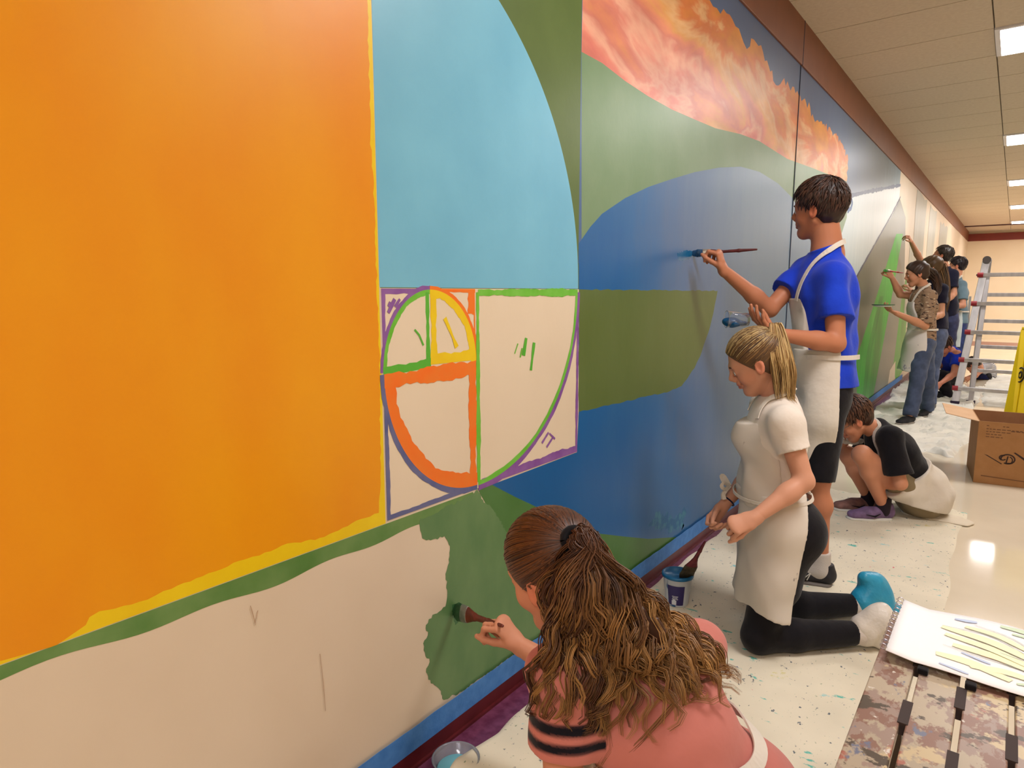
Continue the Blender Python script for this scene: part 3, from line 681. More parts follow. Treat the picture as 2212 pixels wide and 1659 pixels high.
def short_hair(c, f, u, s, root, base, hi, seed, n=420, thick=.012, length=.05, lo_cut=-.07):
    """cropped hair: cap hugging the skull + combed locks"""
    f = nrm(f); u = nrm(u-f*(u@f)); l = np.cross(u, f); c = np.array(c); P = lambda a, b, d: c+s*(a*f+b*l+d*u)
    rnd = np.random.RandomState(seed)
    R = np.array((.094, .074, .084))+thick
    prims = [OV(P(-.012, 0, .038), f, l, R[0]*s, R[1]*s, R[2]*s, .01), OV(P(-.045, 0, -.015), f, l, .058*s, .064*s, .062*s, .03*s)]+[OV(P(.004, sg*.088, -.012), u-.18*f, f, .034*s, .024*s, .02*s, .008*s, -1) for sg in (-1, 1)]
    clips = [(P(.035, 0, .022), nrm(.75*f-.66*u)), (P(0, 0, lo_cut), -u)]
    cb = mixc(base, hi, .15)
    solid('hair', [(prims, .005*s)], m_hair, root, noise=folds(.0022, [(1, 0, 0), (0, 1, 0)], seed, 140.), clips=clips, colf=lambda V: np.tile(cb, (len(V), 1)))
    paths = []
    for i in range(n):
        th = rnd.uniform(0, 2*np.pi); z = rnd.uniform(-.55, 1); r = math.sqrt(max(0, 1-z*z)); d = np.array((math.cos(th)*r, math.sin(th)*r, z))
        a, b, e = (-.012+R[0]*d[0], R[1]*d[1], .038+R[2]*d[2])
        if .75*(a-.028)-.66*(e-.022) > .0 or e < lo_cut+.012: continue
        if abs(b) > .06 and abs(a+.004) < .034 and e < .03: continue
        nn = nrm(d[0]*f/R[0]+d[1]*l/R[1]+d[2]*u/R[2]); crown = P(-.06, .01, .11)
        p0 = P(a, b, e); flow = p0-crown; flow = flow-nn*(flow@nn); flow = nrm(nrm(flow)+.25*nrm(-u-nn*((-u)@nn))+rnd.normal(0, .22, 3)); flow = nrm(flow-nn*(flow@nn))
        L = length*s*rnd.uniform(.6, 1.1); pts = []; k = 5
        for j in range(k+1):
            t = j/k; q = p0+flow*L*t
            dv = q-P(-.012, 0, .038); loc = np.array((dv@f, dv@l, dv@u))/s; rr = np.linalg.norm(loc/R); q = q-dv*(1-1/rr)*(1 if rr > 1 else 1)
            pts.append(q+nn*(.002+.004*math.sin(math.pi*t)-.002*t)*s)
        paths.append((pts, [.0035*s*(1-.9*(j/k)**2) for j in range(k+1)], mixc(base, hi, rnd.uniform(0, 1)**1.6)))
    strands('hair_locks', paths, m_hair, root)
def ribbon(name, pts, nrms, wd, th, m, root, parent=None):
    """flat strap swept along points; nrms: surface normals"""
    P = [np.array(p, float) for p in pts]; V = []; Fc = []
    # smooth resample
    n = len(P)
    for i in range(n):
        t = nrm(P[min(i+1, n-1)]-P[max(0, i-1)]); nn = nrm(np.array(nrms[i])-t*(np.array(nrms[i])@t)); sd = np.cross(t, nn)
        for a, b in ((-.5, 0), (.5, 0), (.5, 1), (-.5, 1)): V.append(P[i]+sd*wd*a+nn*th*b)
    for i in range(n-1):
        for k in range(4):
            k2 = (k+1) % 4; Fc.append((4*i+k, 4*(i+1)+k, 4*(i+1)+k2, 4*i+k2))
    Fc += [(3, 2, 1, 0), tuple(4*(n-1)+k for k in range(4))]
    mb = MB().add(V, Fc); return mb.build(name, m, root=root, smooth=False)
def smoothpath(pts, n=24):
    """Catmull-Rom"""
    P = np.array(pts, float); P = np.vstack([2*P[0]-P[1], P, 2*P[-1]-P[-2]]); out = []; k = len(P)-3
    for i in range(n):
        x = i/(n-1)*k; j = min(int(x), k-1); t = x-j; a, b, c, d = P[j:j+4]
        out.append(.5*((2*b)+(-a+c)*t+(2*a-5*b+4*c-d)*t*t+(-a+3*b-3*c+d)*t**3))
    return np.array(out)
def shoe(name, heel, toe, up, s, m_up, m_sole, root, label=None, ank=None, wd=.045):
    heel = np.array(heel, float); toe = np.array(toe, float); d = nrm(toe-heel); up = nrm(np.array(up)-d*(np.array(up)@d)); lat = np.cross(up, d); L = np.linalg.norm(toe-heel)
    w = wd*s
    a = heel+d*.035*s; b = heel+d*L*.55; c = toe-d*.04*s
    z = lambda p, h: p+up*h*s
    prims = [E(z(a, .045), z(b, .040), (w*.75, .038*s), (w*.95, .034*s), lat, .02), E(z(b, .038), z(c, .032), (w*.98, .032*s), (w*.85, .024*s), lat, .02), E(z(a, .05), z(a+d*.01, .085), (w*.72, .035*s), (w*.72, .038*s), lat, .02)]
    so = solid(name, [(prims, .005*s)], m_up, root, clips=[(z(a, .016), -up), (z(a, .098), up)])
    if label: so['label'] = label
    pr2 = [E(z(a, .008), z(b, .008), (w*.86, .014*s), (w*.98, .014*s), lat, .01), E(z(b, .008), z(c+d*.01, .010), (w*1.0, .014*s), (w*.86, .013*s), lat, .01)]
    sl = solid('sole', [(pr2, .005*s)], m_sole, root, clips=[(z(a, .0), -up), (z(a, .024), up)])
    mw = sl.matrix_parent_inverse.copy(); sl.parent = so; sl.matrix_parent_inverse = Matrix.Identity(4)
    return so
# ------------------------------------------------------------------ point evaluation, snapping to bodies
def d_eval(prims, P):
    P = np.asarray(P, float); F = np.full(len(P), 1.0)
    for p in prims:
        if isinstance(p[0], str):
            _, c, ax, lat, R, k, op = p; l = nrm(lat-ax*(lat@ax)); dd = np.cross(ax, l); v = P-c
            q = np.sqrt((v@ax/R[0])**2+(v@l/R[1])**2+(v@dd/R[2])**2)+1e-6; vl = np.linalg.norm(v, axis=1); d = vl-vl/q
        else:
            a, b, ra, rb, lat, k, op, flat, cap = p; wa = ra if hasattr(ra, '__len__') else (ra, ra); wb_ = rb if hasattr(rb, '__len__') else (rb, rb)
            ab = b-a; L = np.linalg.norm(ab)+1e-9; nn = ab/L; v = P-a; s = v@nn; t = np.clip(s/L, 0, 1); ov = s-t*L
            if lat is None: lat = np.cross(nn, (0.3, .2, 1.))
            la = nrm(np.array(lat)-nn*(np.array(lat)@nn)); de = np.cross(nn, la); l = v@la; dd = v@de
            w_ = wa[0]+(wb_[0]-wa[0])*t; e_ = wa[1]+(wb_[1]-wa[1])*t; g_ = (w_+e_)*.5*cap
            q = np.sqrt((l/w_)**2+(dd/e_)**2+(ov/g_)**2)+1e-5; vl = np.sqrt(l*l+dd*dd+ov*ov); d = vl-vl/q
            if flat[0]: d = np.maximum(d, -s)
            if flat[1]: d = np.maximum(d, s-L)
        k = max(k, 1e-4)
        if op > 0: hh = np.clip(.5+.5*(F-d)/k, 0, 1); F = F*(1-hh)+d*hh-k*hh*(1-hh)
        else: d = -d; hh = np.clip(.5+.5*(d-F)/k, 0, 1); F = F*(1-hh)+d*hh+k*hh*(1-hh)
    return F
def grad(prims, P, e=.003):
    g = np.stack([d_eval(prims, P+np.eye(3)[i]*e)-d_eval(prims, P-np.eye(3)[i]*e) for i in range(3)], 1)
    return g/(np.linalg.norm(g, axis=1)[:, None]+1e-9)
def push(prims, P, off, it=4, snap=False):
    P = np.array(P, float)
    for _ in range(it):
        d = d_eval(prims, P); g = grad(prims, P); m = (off-d) if snap else np.maximum(off-d, 0)
        P = P+g*m[:, None]
    return P
def strap(name, pts, prims, off, wd, th, m, root, n=40):
    P = smoothpath(pts, n); P = push(prims, P, off, 5, True); g = grad(prims, P)
    # smooth
    for _ in range(2): P[1:-1] = (P[:-2]+2*P[1:-1]+P[2:])/4
    return ribbon(name, P, g, wd, th, m, root)
def frame(H, p, r=0):
    H, p, r = map(math.radians, (H, p, r))
    f = np.array([-math.sin(H)*math.cos(p), math.cos(H)*math.cos(p), math.sin(p)])
    u = np.array([math.sin(H)*math.sin(p), -math.cos(H)*math.sin(p), math.cos(p)])
    l = np.cross(u, f); u2 = u*math.cos(r)+l*math.sin(r); return f, np.cross(u2, f), u2
def cloth(name, c1, c2=None, rough=.85, bump=.45, bs=17, nscale=9, contrast=(.4, .7), sheen=.1):
    return mat(name, c1, rough, c2 or tuple(min(255, int(x*1.05+2)) for x in c1), nscale, bump=bump, bscale=bs, contrast=contrast, spec=.25, sheen=sheen)
m_apron = cloth('white_apron_cotton', (214, 204, 192), (224, 216, 204), nscale=5)
m_black = cloth('black_knit', (14, 12, 18), (20, 17, 24))
def spots(name, base, cols, scale=24., thr=.12, rough=.85):
    """cloth with dried paint spots and smears"""
    m = bpy.data.materials.new(name); m.use_nodes = True; N = m.node_tree.nodes; L = m.node_tree.links; b = N['Principled BSDF']; b.inputs['Roughness'].default_value = rough
    b.inputs['Specular IOR Level'].default_value = .25
    tc = N.new('ShaderNodeTexCoord'); nz = N.new('ShaderNodeTexNoise'); nz.inputs['Scale'].default_value = 3; nz.inputs['Detail'].default_value = 4; L.new(tc.outputs['Object'], nz.inputs[0])
    r = N.new('ShaderNodeValToRGB'); r.color_ramp.elements[0].color = srgb(base); r.color_ramp.elements[1].color = srgb(tuple(int(x*.93) for x in base)); r.color_ramp.elements[0].position = .4; r.color_ramp.elements[1].position = .75
    L.new(nz.outputs['Fac'], r.inputs[0]); cur = r.outputs[0]
    for i, (c, sc, th, st) in enumerate(cols):
        mp = N.new('ShaderNodeMapping'); mp.inputs['Scale'].default_value = st; mp.inputs['Location'].default_value = (i*3.1, i*1.7, i*.9); mp.inputs['Rotation'].default_value = (0, 0, i*.7)
        L.new(tc.outputs['Object'], mp.inputs[0])
        n = N.new('ShaderNodeTexNoise'); n.inputs['Scale'].default_value = sc; n.inputs['Detail'].default_value = 5; n.inputs['Roughness'].default_value = .62; L.new(mp.outputs[0], n.inputs[0])
        rr = N.new('ShaderNodeMapRange'); rr.inputs[1].default_value = th; rr.inputs[2].default_value = th+.03; L.new(n.outputs['Fac'], rr.inputs[0])
        mx = N.new('ShaderNodeMixRGB'); L.new(rr.outputs[0], mx.inputs[0]); L.new(cur, mx.inputs[1]); mx.inputs[2].default_value = srgb(c); cur = mx.outputs[0]
    L.new(cur, b.inputs['Base Color']); return m
CLK = {}
def tick(n): CLK[n] = round(time.time()-T00, 1)
A = lambda *p: np.array(p, float)
# ================================================================== 1. girl in the foreground, back to us
def front_girl():
    SK = (206, 142, 112)
    hf, hl, hu = frame(85, -21, 7); hc = T(1197, 1236, 1.33)
    nb = T(1262, 1372, 1.33); che = T(1385, 1490, 1.31); wai = T(1450, 1600, 1.27); pel = T(1500, 1740, 1.26)
    bf, bl, _ = frame(74, 0)
    shL = T(1212, 1462, 1.215); shR = T(1500, 1408, 1.42); elL = shL+A(.03, -.03, -.27); wrL = elL+A(-.22, .03, -.06)
    elR = T(1262, 1482, 1.66); wrR = T(1120, 1393, 1.70)
    hipL = pel+bl*.085; hipR = pel-bl*.085; knL = A(.57, .97, .235); anL = A(.62, 1.02, .07); knR = A(.55, 1.32, .12); anR = A(.95, 1.36, .06)
    root = empty('person', (pel[0], pel[1], 0), 'girl in salmon pink t-shirt with long wavy brown ponytail, back turned, nearest the camera', 'person')
    tors = torso_prims(pel, wai, che, nb, bl, bl, 1.0, w=(.155, .135, .150, .06), d=(.11, .09, .10, .05), sh=(shL, shR), butt=(hipL+A(.05, 0, .02), hipR+A(.05, 0, .02)))
    body = tors+arm_prims(shL, elL, wrL, .95)+arm_prims(shR, elR, wrR, .95)
    neck = [E(hc-hf*.018-hu*.05, nb, .050, .058, None, .03)]
    dvR = nrm(T(1078, 1340, 1.70)-wrR); pnR = nrm(A(-.4, .5, -.75))
    hR = hand_prims(wrR, dvR, -RT*.75+UP*-.4+FW*.5, 1, s=.93, curls=[(1.0, 1.15, .6), (1.15, 1.25, .7), (1.25, 1.3, .8), (1.35, 1.3, .8)], thumb=(.45, .8))
    hLn = hand_prims(wrL, nrm(wrL-elL), A(0, 0, -1), 1, s=.93, curl=(.3, .4, .3))
    hp = head_prims(hc, hf, hu, 1.0, nb, True, .048)
    solid('body', [(body+neck, .006), (hp, .0035, (hc-.135, hc+.16)), ([E(elR+(wrR-elR)*.7, wrR, .0255*.95, .0235*.95)]+hR, .0028), (hLn, .004)], m_skin, root, colf=head_color(hc, hf, hu, 1.0, SK))
    face_parts(hc, hf, hu, 1.0, root)
    # t-shirt with two black bands on each sleeve
    mt = mat('salmon_jersey', (255, 255, 255), .85, attr=True, spec=.2, bump=.4, bscale=15, sheen=.15)
    top = torso_prims(pel, wai, che, nb, bl, bl, 1.0, w=(.155, .135, .150, .068), d=(.11, .092, .10, .056), grow=.014, sh=(shL, shR), butt=(hipL+A(.05, 0, .02), hipR+A(.05, 0, .02)))
    sl = lambda s_, e: [E(s_, s_+(e-s_)*.46, .062, .066, None, .035, flat=(0, 1))]
    pink = np.array(srgb((198, 120, 110))[:3]); blk = np.array(srgb((16, 14, 26))[:3])
    def pc(V):
        C = np.tile(pink, (len(V), 1))
        for s_, e in ((shL, elL), (shR, elR)):
            n = nrm(e-s_); t = (V-s_)@n; L = np.linalg.norm(e-s_); rad = np.linalg.norm(V-s_-t[:, None]*n, axis=1)
            out = np.abs((V-che)@bl) > .125
            m = (rad < .085) & out & (((t > .29*L) & (t < .375*L)) | ((t > .45*L) & (t < .525*L))) & (t > 0)
            ss = lambda a, b, x: np.clip((x-a)/(b-a), 0, 1)
            w_ = np.maximum(np.minimum(ss(.205, .225, t/L), 1-ss(.28, .30, t/L)), np.minimum(ss(.325, .345, t/L), 1-ss(.39, .41, t/L)))*(rad < .09)*ss(.115, .13, np.abs((V-che)@bl))
            C = C*(1-w_[:, None])+blk*w_[:, None]
        return C
    solid('t_shirt', [(top+sl(shL, elL)+sl(shR, elR), .0045)], mt, root, noise=folds(.0075, [bl*1.0, A(.3, .2, 1), bl+A(0, 0, .6)], 3, 34.), clips=[(hc-hf*.02-hu*.105, hu*.9-hf*.1)], colf=pc)
    # black leggings
    leg = [E(pel, wai+(pel-wai)*.4, (.158, .115), (.145, .10), bl, .04)]+leg_prims(hipL, knL, anL, .98)+leg_prims(hipR, knR, anR, .98)+[S(hipL+A(.05, 0, .02), .09, .04), S(hipR+A(.05, 0, .02), .09, .04)]
    solid('leggings', [(leg, .007)], m_black, root)
    for an, d in ((anL, A(-.2, -.03, -.02)), (anR, A(-.1, 0, -.05))):
        shoe('shoe', an+A(.06, 0, -.05), an+A(-.19, -.02, -.05), A(0, 0, 1), .95, mat('grey_trainer', (90, 90, 98), .7), mat('white_rubber', (210, 208, 200), .6), root)
    # apron tied round the waist
    apr = torso_prims(pel, wai, che, nb, bl, bl, 1.0, w=(.155, .135, .150, .068), d=(.11, .092, .10, .056), grow=.021)
    sp = nrm(wai-nb); fr = nrm(np.cross(bl, sp)); fr = fr if fr@bf > 0 else -fr
    if (fr@A(0, 0, 1)) > 0: fr = -fr
    solid('apron', [(apr+[E(wai, pel+A(-.1, 0, -.05), (.17, .13), (.18, .16), bl, .03)], .006)], m_apron, root, noise=folds(.004, [bl], 5, 40.), clips=[(che+fr*.03, -fr), (nb+sp*.09, -sp)])
    base = top
    bk = -fr
    c0 = wai+sp*.045
    path = [c0+bl*.17+fr*.04-sp*.06, c0+bl*.15+bk*.05-sp*.02, c0+bl*.08+bk*.11+sp*.035, c0-bl*.01+bk*.12+sp*.06, c0-bl*.09+bk*.11+sp*.03, c0-bl*.15+bk*.06-sp*.025, c0-bl*.175+fr*.03-sp*.07]
    strap('apron_tie', path, base, .004, .027, .004, m_apron, root)
    # hair: cap, combed strands, elastic, wavy ponytail
    up_ = A(0, 0, 1); dk, md, lt = (48, 26, 20), (104, 62, 36), (200, 150, 86)
    rnd = np.random.RandomState(5)
    R = A(.094, .074, .084)+.012; cc = hc-hf*.012+hu*.038
    Pl = lambda a, b, d: hc+a*hf+b*hl+d*hu
    cap = [OV(cc, hf, hl, R[0], R[1], R[2], .01), OV(Pl(-.045, 0, -.02), hf, hl, .055, .062, .055, .03)]
    cb = mixc(dk, md, .45)
    solid('hair', [(cap, .004)], m_hair, root, clips=[(Pl(.045, 0, .020), nrm(.80*hf-.6*hu)), (Pl(0, 0, -.062), -hu)], colf=lambda V: np.tile(cb, (len(V), 1)))
    rd = nrm(ray(1238, 1170)); tt_ = 1.0
    while d_eval(cap, [CAM+rd*tt_])[0] > 0: tt_ += .002
    tie = CAM+rd*tt_; tn = grad(cap, [tie])[0]; tie = tie+tn*.004; te1 = nrm(np.cross(tn, up_)); te2 = np.cross(tn, te1)
    paths = []
    for i in range(900):
        d = nrm(rnd.normal(0, 1, 3)); a, b, e = -.012+R[0]*d[0], R[1]*d[1], .038+R[2]*d[2]
        if .80*(a-.042)-.6*(e-.018) > 0 or e < -.055: continue
        p = Pl(a, b, e); k = 9; pts = []
        e1 = p-cc; e2 = tie-cc
        for j in range(k+1):
            t = j/k*.95; v = e1*(1-t)+e2*t; loc = A(v@hf, v@hl, v@hu); rr = np.linalg.norm(loc/R); q = cc+v/rr*(1.0+.016*math.sin(math.pi*t))
            if t > .8: q = q*(1-(t-.8)*2)+tie*(t-.8)*2
            pts.append(q)
        paths.append((pts, [.0022*(1-.3*abs(2*j/k-1)) for j in range(k+1)], mixc(dk, md, rnd.uniform(0, 1))*(1+.5*(rnd.uniform() < .12))))
    strands('hair_strands', paths, m_hair, root, 4)
    bk_t = [tie+tn*.008+.0215*(math.cos(t)*te1+math.sin(t)*te2) for t in np.linspace(0, 2*math.pi, 16)]
    MB().tube(bk_t, .0085, 8, False).build('hair_elastic', m_black, root=root, smooth=True)
    tt = tie+tn*.006
    mass = [E(tt-hu*.02, T(1262, 1290, 1.215), (.014, .012), (.05, .022), RT, .03), E(T(1262, 1290, 1.215), T(1335, 1400, 1.235), (.05, .022), (.10, .016), RT, .03)]
    allp = top+mass
    def lock_target():
        x = rnd.beta(1.0, 1.0); y = rnd.uniform(0, 1)
        # tips scattered along the lower outline of the mass
        u0 = 1178+x*350; v0 = 1475+20*math.sin(x*9)+110*x*(1-x)*2+rnd.uniform(-130, 55)
        v0 = max(v0, np.interp(u0, [1237, 1354, 1462, 1530], [1200, 1290, 1380, 1425])+rnd.uniform(0, 50))
        return u0, v0, x
    paths = []
    NL = 200
    for L_ in range(NL):
        u0, v0, x = lock_target(); t0 = 1.17+.13*x+rnd.uniform(-.02, .03)
        tip = T(u0, v0, t0); top_p = tt+RT*.009-UP*.010+rnd.normal(0, .003, 3)
        m1 = tt+tn*.024+RT*.016-UP*.022+rnd.normal(0, .006, 3)
        mid = T(1237+(u0-1237)*(.43+.1*rnd.uniform()), 1170+(v0-1170)*.40+rnd.uniform(-10, 15), 1.20+.05*x+rnd.uniform(-.02, .02))
        mid2 = T(1237+(u0-1237)*.86, 1170+(v0-1170)*.72, t0-.005+rnd.uniform(-.01, .01))
        C = smoothpath([top_p, m1*.6+top_p*.4, mid, mid2, tip], 40)
        C = push(allp, C, .008+.022*rnd.uniform()**1.5, 3); C = push(hp[:1], C, .012, 2)
        for _ in range(3): C[1:-1] = (C[:-2]+2*C[1:-1]+C[2:])/4
        tan = np.gradient(C, axis=0); tan /= np.linalg.norm(tan, axis=1)[:, None]
        s1 = np.cross(tan, FW); s1 /= np.linalg.norm(s1, axis=1)[:, None]; s2 = np.cross(tan, s1)
        ph = rnd.uniform(0, 6.28); wl = rnd.uniform(.06, .10); arc_ = np.concatenate([[0], np.cumsum(np.linalg.norm(np.diff(C, axis=0), axis=1))])
        am = .0075*np.clip((arc_-.03)/.2, 0, 1.3)
        C = C+(np.cos(arc_/wl*6.28+ph)*am)[:, None]*s1+(np.sin(arc_/wl*6.28+ph)*am*.7)[:, None]*s2
        nst = 15; n_ = 40; tone = rnd.beta(1.3, 1.6); light = .0
        for s_ in range(nst):
            th = rnd.uniform(0, 6.28); rr = .0125*math.sqrt(rnd.uniform()); w_ = np.interp(np.linspace(0, 1, n_), [0, .12, .6, 1], [.30, 1.0, 1.15, .4])
            tw = th+arc_*9
            P = C+(rr*w_*np.cos(tw))[:, None]*s1+(rr*w_*np.sin(tw))[:, None]*s2
            t = np.linspace(0, 1, n_); g = np.clip(tone*.95+.25*rnd.uniform()-.18+.22*x, 0, 1)
            c = np.array([(1-q)*mixc(dk, md, g)+q*mixc(md, lt, g) for q in np.clip((t*1.25-.3)*(.55+.6*tone+.25*x), 0, 1)])
            rad = .0014*np.interp(t, [0, .1, .75, 1], [.8, 1, .9, .12])
            paths.append((P, rad, c))
    cm = mixc(dk, md, .25)
    solid('hair', [(mass, .006)], m_hair, root, noise=folds(.004, [RT], 8, 150.), colf=lambda V: np.tile(cm, (len(V), 1)))
    strands('ponytail', paths, m_hair, root, 3)
    paths = []
    for i in range(70):     # fine loose hairs in front of the ear and on the neck
        p = Pl(-.03+rnd.uniform(-.03, .03), .074*rnd.choice([1, 1, -1]), .0+rnd.uniform(-.01, .02)); q = p-hu*rnd.uniform(.02, .05)-hf*rnd.uniform(.0, .03)+rnd.normal(0, .004, 3)
        paths.append((smoothpath([p, (p+q)/2+rnd.normal(0, .004, 3), q], 6), np.linspace(.0009, .0003, 6), mixc(dk, md, .7)))
    strands('loose_hair', paths, m_hair, root, 3, kind='stuff')
    # brush held against the wall
    tip = A(.004, 1.312, .388); hp_ = wrR+dvR*.088*.93+nrm(-RT*.75-UP*.4+FW*.5)*.026; ax = nrm(hp_-tip)
    build_brush('paint_brush', tip, ax, .27, .050, (52, 96, 60), (176, 172, 172), (112, 44, 34), 'paint brush with wet green bristles held against the cream wall', up=A(0, .25, 1))
def build_brush(name, tip, ax, L, wd, bc, fc, hc, label, up=(0, 0, 1), bl=.045, fl=.035, cat='brush'):
    ax = nrm(ax); s = nrm(np.cross(ax, up)); n = np.cross(s, ax); s = n if False else s
    lat = nrm(np.array(up, float)-ax*(np.array(up, float)@ax))
    r = empty(name, tip+ax*L*.5, label, cat)
    q = [E(tip+ax*.004, tip+ax*(bl*.5), (wd*.42, .004), (wd*.52, .0085), lat, .002), E(tip+ax*bl*.5, tip+ax*bl, (wd*.52, .0085), (wd*.48, .008), lat, .002, flat=(0, 1))]
    solid('bristles', [(q, .0022)], mat('bristle_%d_%d' % bc[:2], bc, .4, tuple(int(c*.7) for c in bc), 60, bump=.4, bscale=400), r, noise=folds(.0006, [lat], 2, 900.))
    solid('ferrule', [([E(tip+ax*(bl-.002), tip+ax*(bl+fl), (wd*.5, .009), (wd*.46, .0085), lat, .001, flat=(1, 1))], .0022)], mat('ferrule_%d_%d' % fc[:2], fc, .35, metal=.7, col2=tuple(int(c*.8) for c in fc), nscale=60), r)
    b = bl+fl
    q = [E(tip+ax*b, tip+ax*(b+(L-b)*.22), (wd*.44, .008), (wd*.22, .0065), lat, .004), E(tip+ax*(b+(L-b)*.2), tip+ax*(b+(L-b)*.6), (wd*.2, .006), (.0075, .006), lat, .006), E(tip+ax*(b+(L-b)*.6), tip+ax*(L-.006), .0078, .0045, None, .006)]
    solid('handle', [(q, .0024)], mat('handle_%d_%d' % hc[:2], hc, .35, tuple(int(c*.75) for c in hc), 30), r)
    return r
front_girl(); tick('front')
# ================================================================== generic clothes
def flatpath(c, a, b, ra, rb, t0, t1, n=14):
    return [c+a*ra*math.cos(t)+b*rb*math.sin(t) for t in np.linspace(t0, t1, n)]
# ================================================================== 2. tall boy painting the wave
def standing_boy():
    SK = (188, 122, 90)
    hf, hl, hu = frame(82, -2, 5); hc = T(1768, 453, 2.92)
    nb = T(1784, 547, 2.93); bf, bl, _ = frame(110, 0); up = A(0, 0, 1)
    shL = T(1800, 600, 2.79); elL = T(1806, 742, 2.76); wrL = T(1683, 722, 2.70)
    shR = T(1738, 585, 3.05); elR = T(1663, 668, 3.02); wrR = T(1562, 583, 2.95)
    che = nb+A(.01, 0, -.19); wai = T(1778, 765, 2.94)+A(0, 0, 0); pel = T(1780, 845, 2.94)
    hipL = pel+bl*.078-up*.02; hipR = pel-bl*.078-up*.02
    anL = T(1772, 1212, 2.92); knL = T(1766, 1035, 2.88); knR = T(1752, 1030, 3.04); anR = T(1730, 1205, 3.13)
    anL[2] = .10; anR[2] = .10
    root = empty('person', (pel[0], pel[1], 0), 'tall dark-haired boy in blue t-shirt and white apron, standing and painting the wave', 'person')
    tors = torso_prims(pel, wai, che, nb, bl, bl, 1.0, w=(.150, .135, .165, .06), d=(.10, .092, .11, .055), sh=(shL, shR))
    body = tors+arm_prims(shL, elL, wrL, 1.03)+arm_prims(shR, elR, wrR, 1.0)+leg_prims(hipL, knL, anL, .98, .95, calf=-bf)+leg_prims(hipR, knR, anR, .98, .95, calf=-bf)
    hp = head_prims(hc, hf, hu, 1.03, nb, False, .050)
    neck = [E(hc-hf*.018-hu*.05, nb, .052, .060, None, .03), E(hc-hf*.05-hu*.06, nb-bf*.02-bl*.0, .03, .05, None, .04)]
    dvR = nrm(T(1551, 538, 2.94)-wrR); hR = hand_prims(wrR, dvR, -RT*.8-UP*.1+FW*.6, 1, s=1.0, curls=[(1.0, 1.2, .7), (1.15, 1.3, .8), (1.25, 1.35, .8), (1.35, 1.35, .8)], thumb=(.35, .85))
    dvL = nrm(T(1625, 690, 2.68)-wrL); hL = hand_prims(wrL, dvL, up, 1, s=1.0, curls=[(.25, .35, .2), (.3, .35, .2), (.35, .4, .2), (.35, .45, .3)], thumb=(.5, .75))
    body_c = mat('skin', (255, 255, 255))
    solid('body', [(body+neck, .0065), (hp, .004, (hc-.14, hc+.17)), ([E(elR+(wrR-elR)*.7, wrR, .0255, .024)]+hR, .0033), ([E(elL+(wrL-elL)*.7, wrL, .0265, .025)]+hL, .0033)], m_skin, root, colf=head_color(hc, hf, hu, 1.03, SK))
    face_parts(hc, hf, hu, 1.03, root, brow=(30, 20, 16))
    short_hair(hc, hf, hu, 1.03, root, (34, 20, 16), (84, 54, 42), 7, 900, .017, .05, -.075)
    blue = cloth('royal_blue_jersey', (22, 58, 196), (26, 66, 208))
    top = torso_prims(pel-up*.03, wai, che, nb, bl, bl, 1.0, w=(.155, .145, .168, .068), d=(.112, .108, .12, .056), grow=.014, sh=(shL, shR))
    slv = []
    for s_, e, f_ in ((shL, elL, .62), (shR, elR, .55)):
        slv.append(E(s_, s_+(e-s_)*f_, .064, .073, None, .03, flat=(0, 1)))
    hem = pel+up*.035
    flare = [E(pel+up*.06, pel-up*.05-bf*.02, (.166, .118), (.174, .130), bl, .03)]
    solid('t_shirt', [(top+slv+flare, .005)], blue, root, noise=folds(.0075, [A(0, 0, .5)+bl, bl, bf+up], 4, 34.), clips=[(nb+up*.035-bf*.02, up*.9+bf*.3), (hem, -up)])
    sh_ = [E(pel+up*.08, pel, (.162, .112), (.165, .118), bl, .03)]
    for hp_, kn in ((hipL, knL), (hipR, knR)): sh_.append(E(hp_, kn+(kn-hp_)*.02, .088, .074, None, .03, flat=(0, 1)))
    solid('shorts', [(sh_, .006)], m_black, root, noise=folds(.003, [up, bl], 6, 30.))
    # apron
    cut = -bf*1.0
    kc = (knL+knR)/2; kc = A(pel[0]-.06, pel[1], .545)
    apr = torso_prims(pel, wai, che, nb, bl, bl, 1.0, w=(.155, .145, .165, .068), d=(.112, .108, .12, .056), grow=.024)
    skirt = [E(wai-up*.02, pel-up*.1+bf*.01, (.185, .142), (.200, .152), bl, .03), E(pel-up*.1+bf*.01, kc, (.200, .152), (.195, .150), bl, .03, flat=(0, 1))]
    bib_top = nb-up*.20; pL = bib_top+bl*.12
    low = [(pel+up*.12-bf*.005, -bf), (A(0, 0, .545), -up)]
    solid('apron', [(apr[:1]+skirt, .006)], m_apron, root, noise=folds(.009, [bl, bl], 9, 24.), clips=[(pel-bf*.035, -bf), (wai+up*.03, up)])
    side = nrm(bl*1.0+up*.30); sideR = nrm(-bl*1.0+up*.30)
    solid('apron_bib', [(apr, .005)], m_apron, root, noise=folds(.004, [bl], 10, 26.), clips=[(bib_top, up), (wai-up*.05, -up), (nb-up*.3+bf*.03, -bf), (pL, side), (bib_top-bl*.12, sideR)])
    bt = bib_top+bf*.10
    strap('apron_strap', [bt+bl*.085-up*.01, nb-up*.09+bl*.085+bf*.05, nb+bl*.068-up*.0, nb-bf*.055+up*.045, nb-bl*.068, nb-up*.09-bl*.085+bf*.05, bt-bl*.085-up*.01], top+neck, .006, .022, .004, m_apron, root)
    strap('apron_tie', flatpath(wai-up*.0, bf, bl, .15, .18, -2.6, 2.6, 16), top, .016, .020, .004, m_apron, root)
    sock = mat('white_sock_knit', (206, 196, 188), .9, bump=.3, bscale=300)
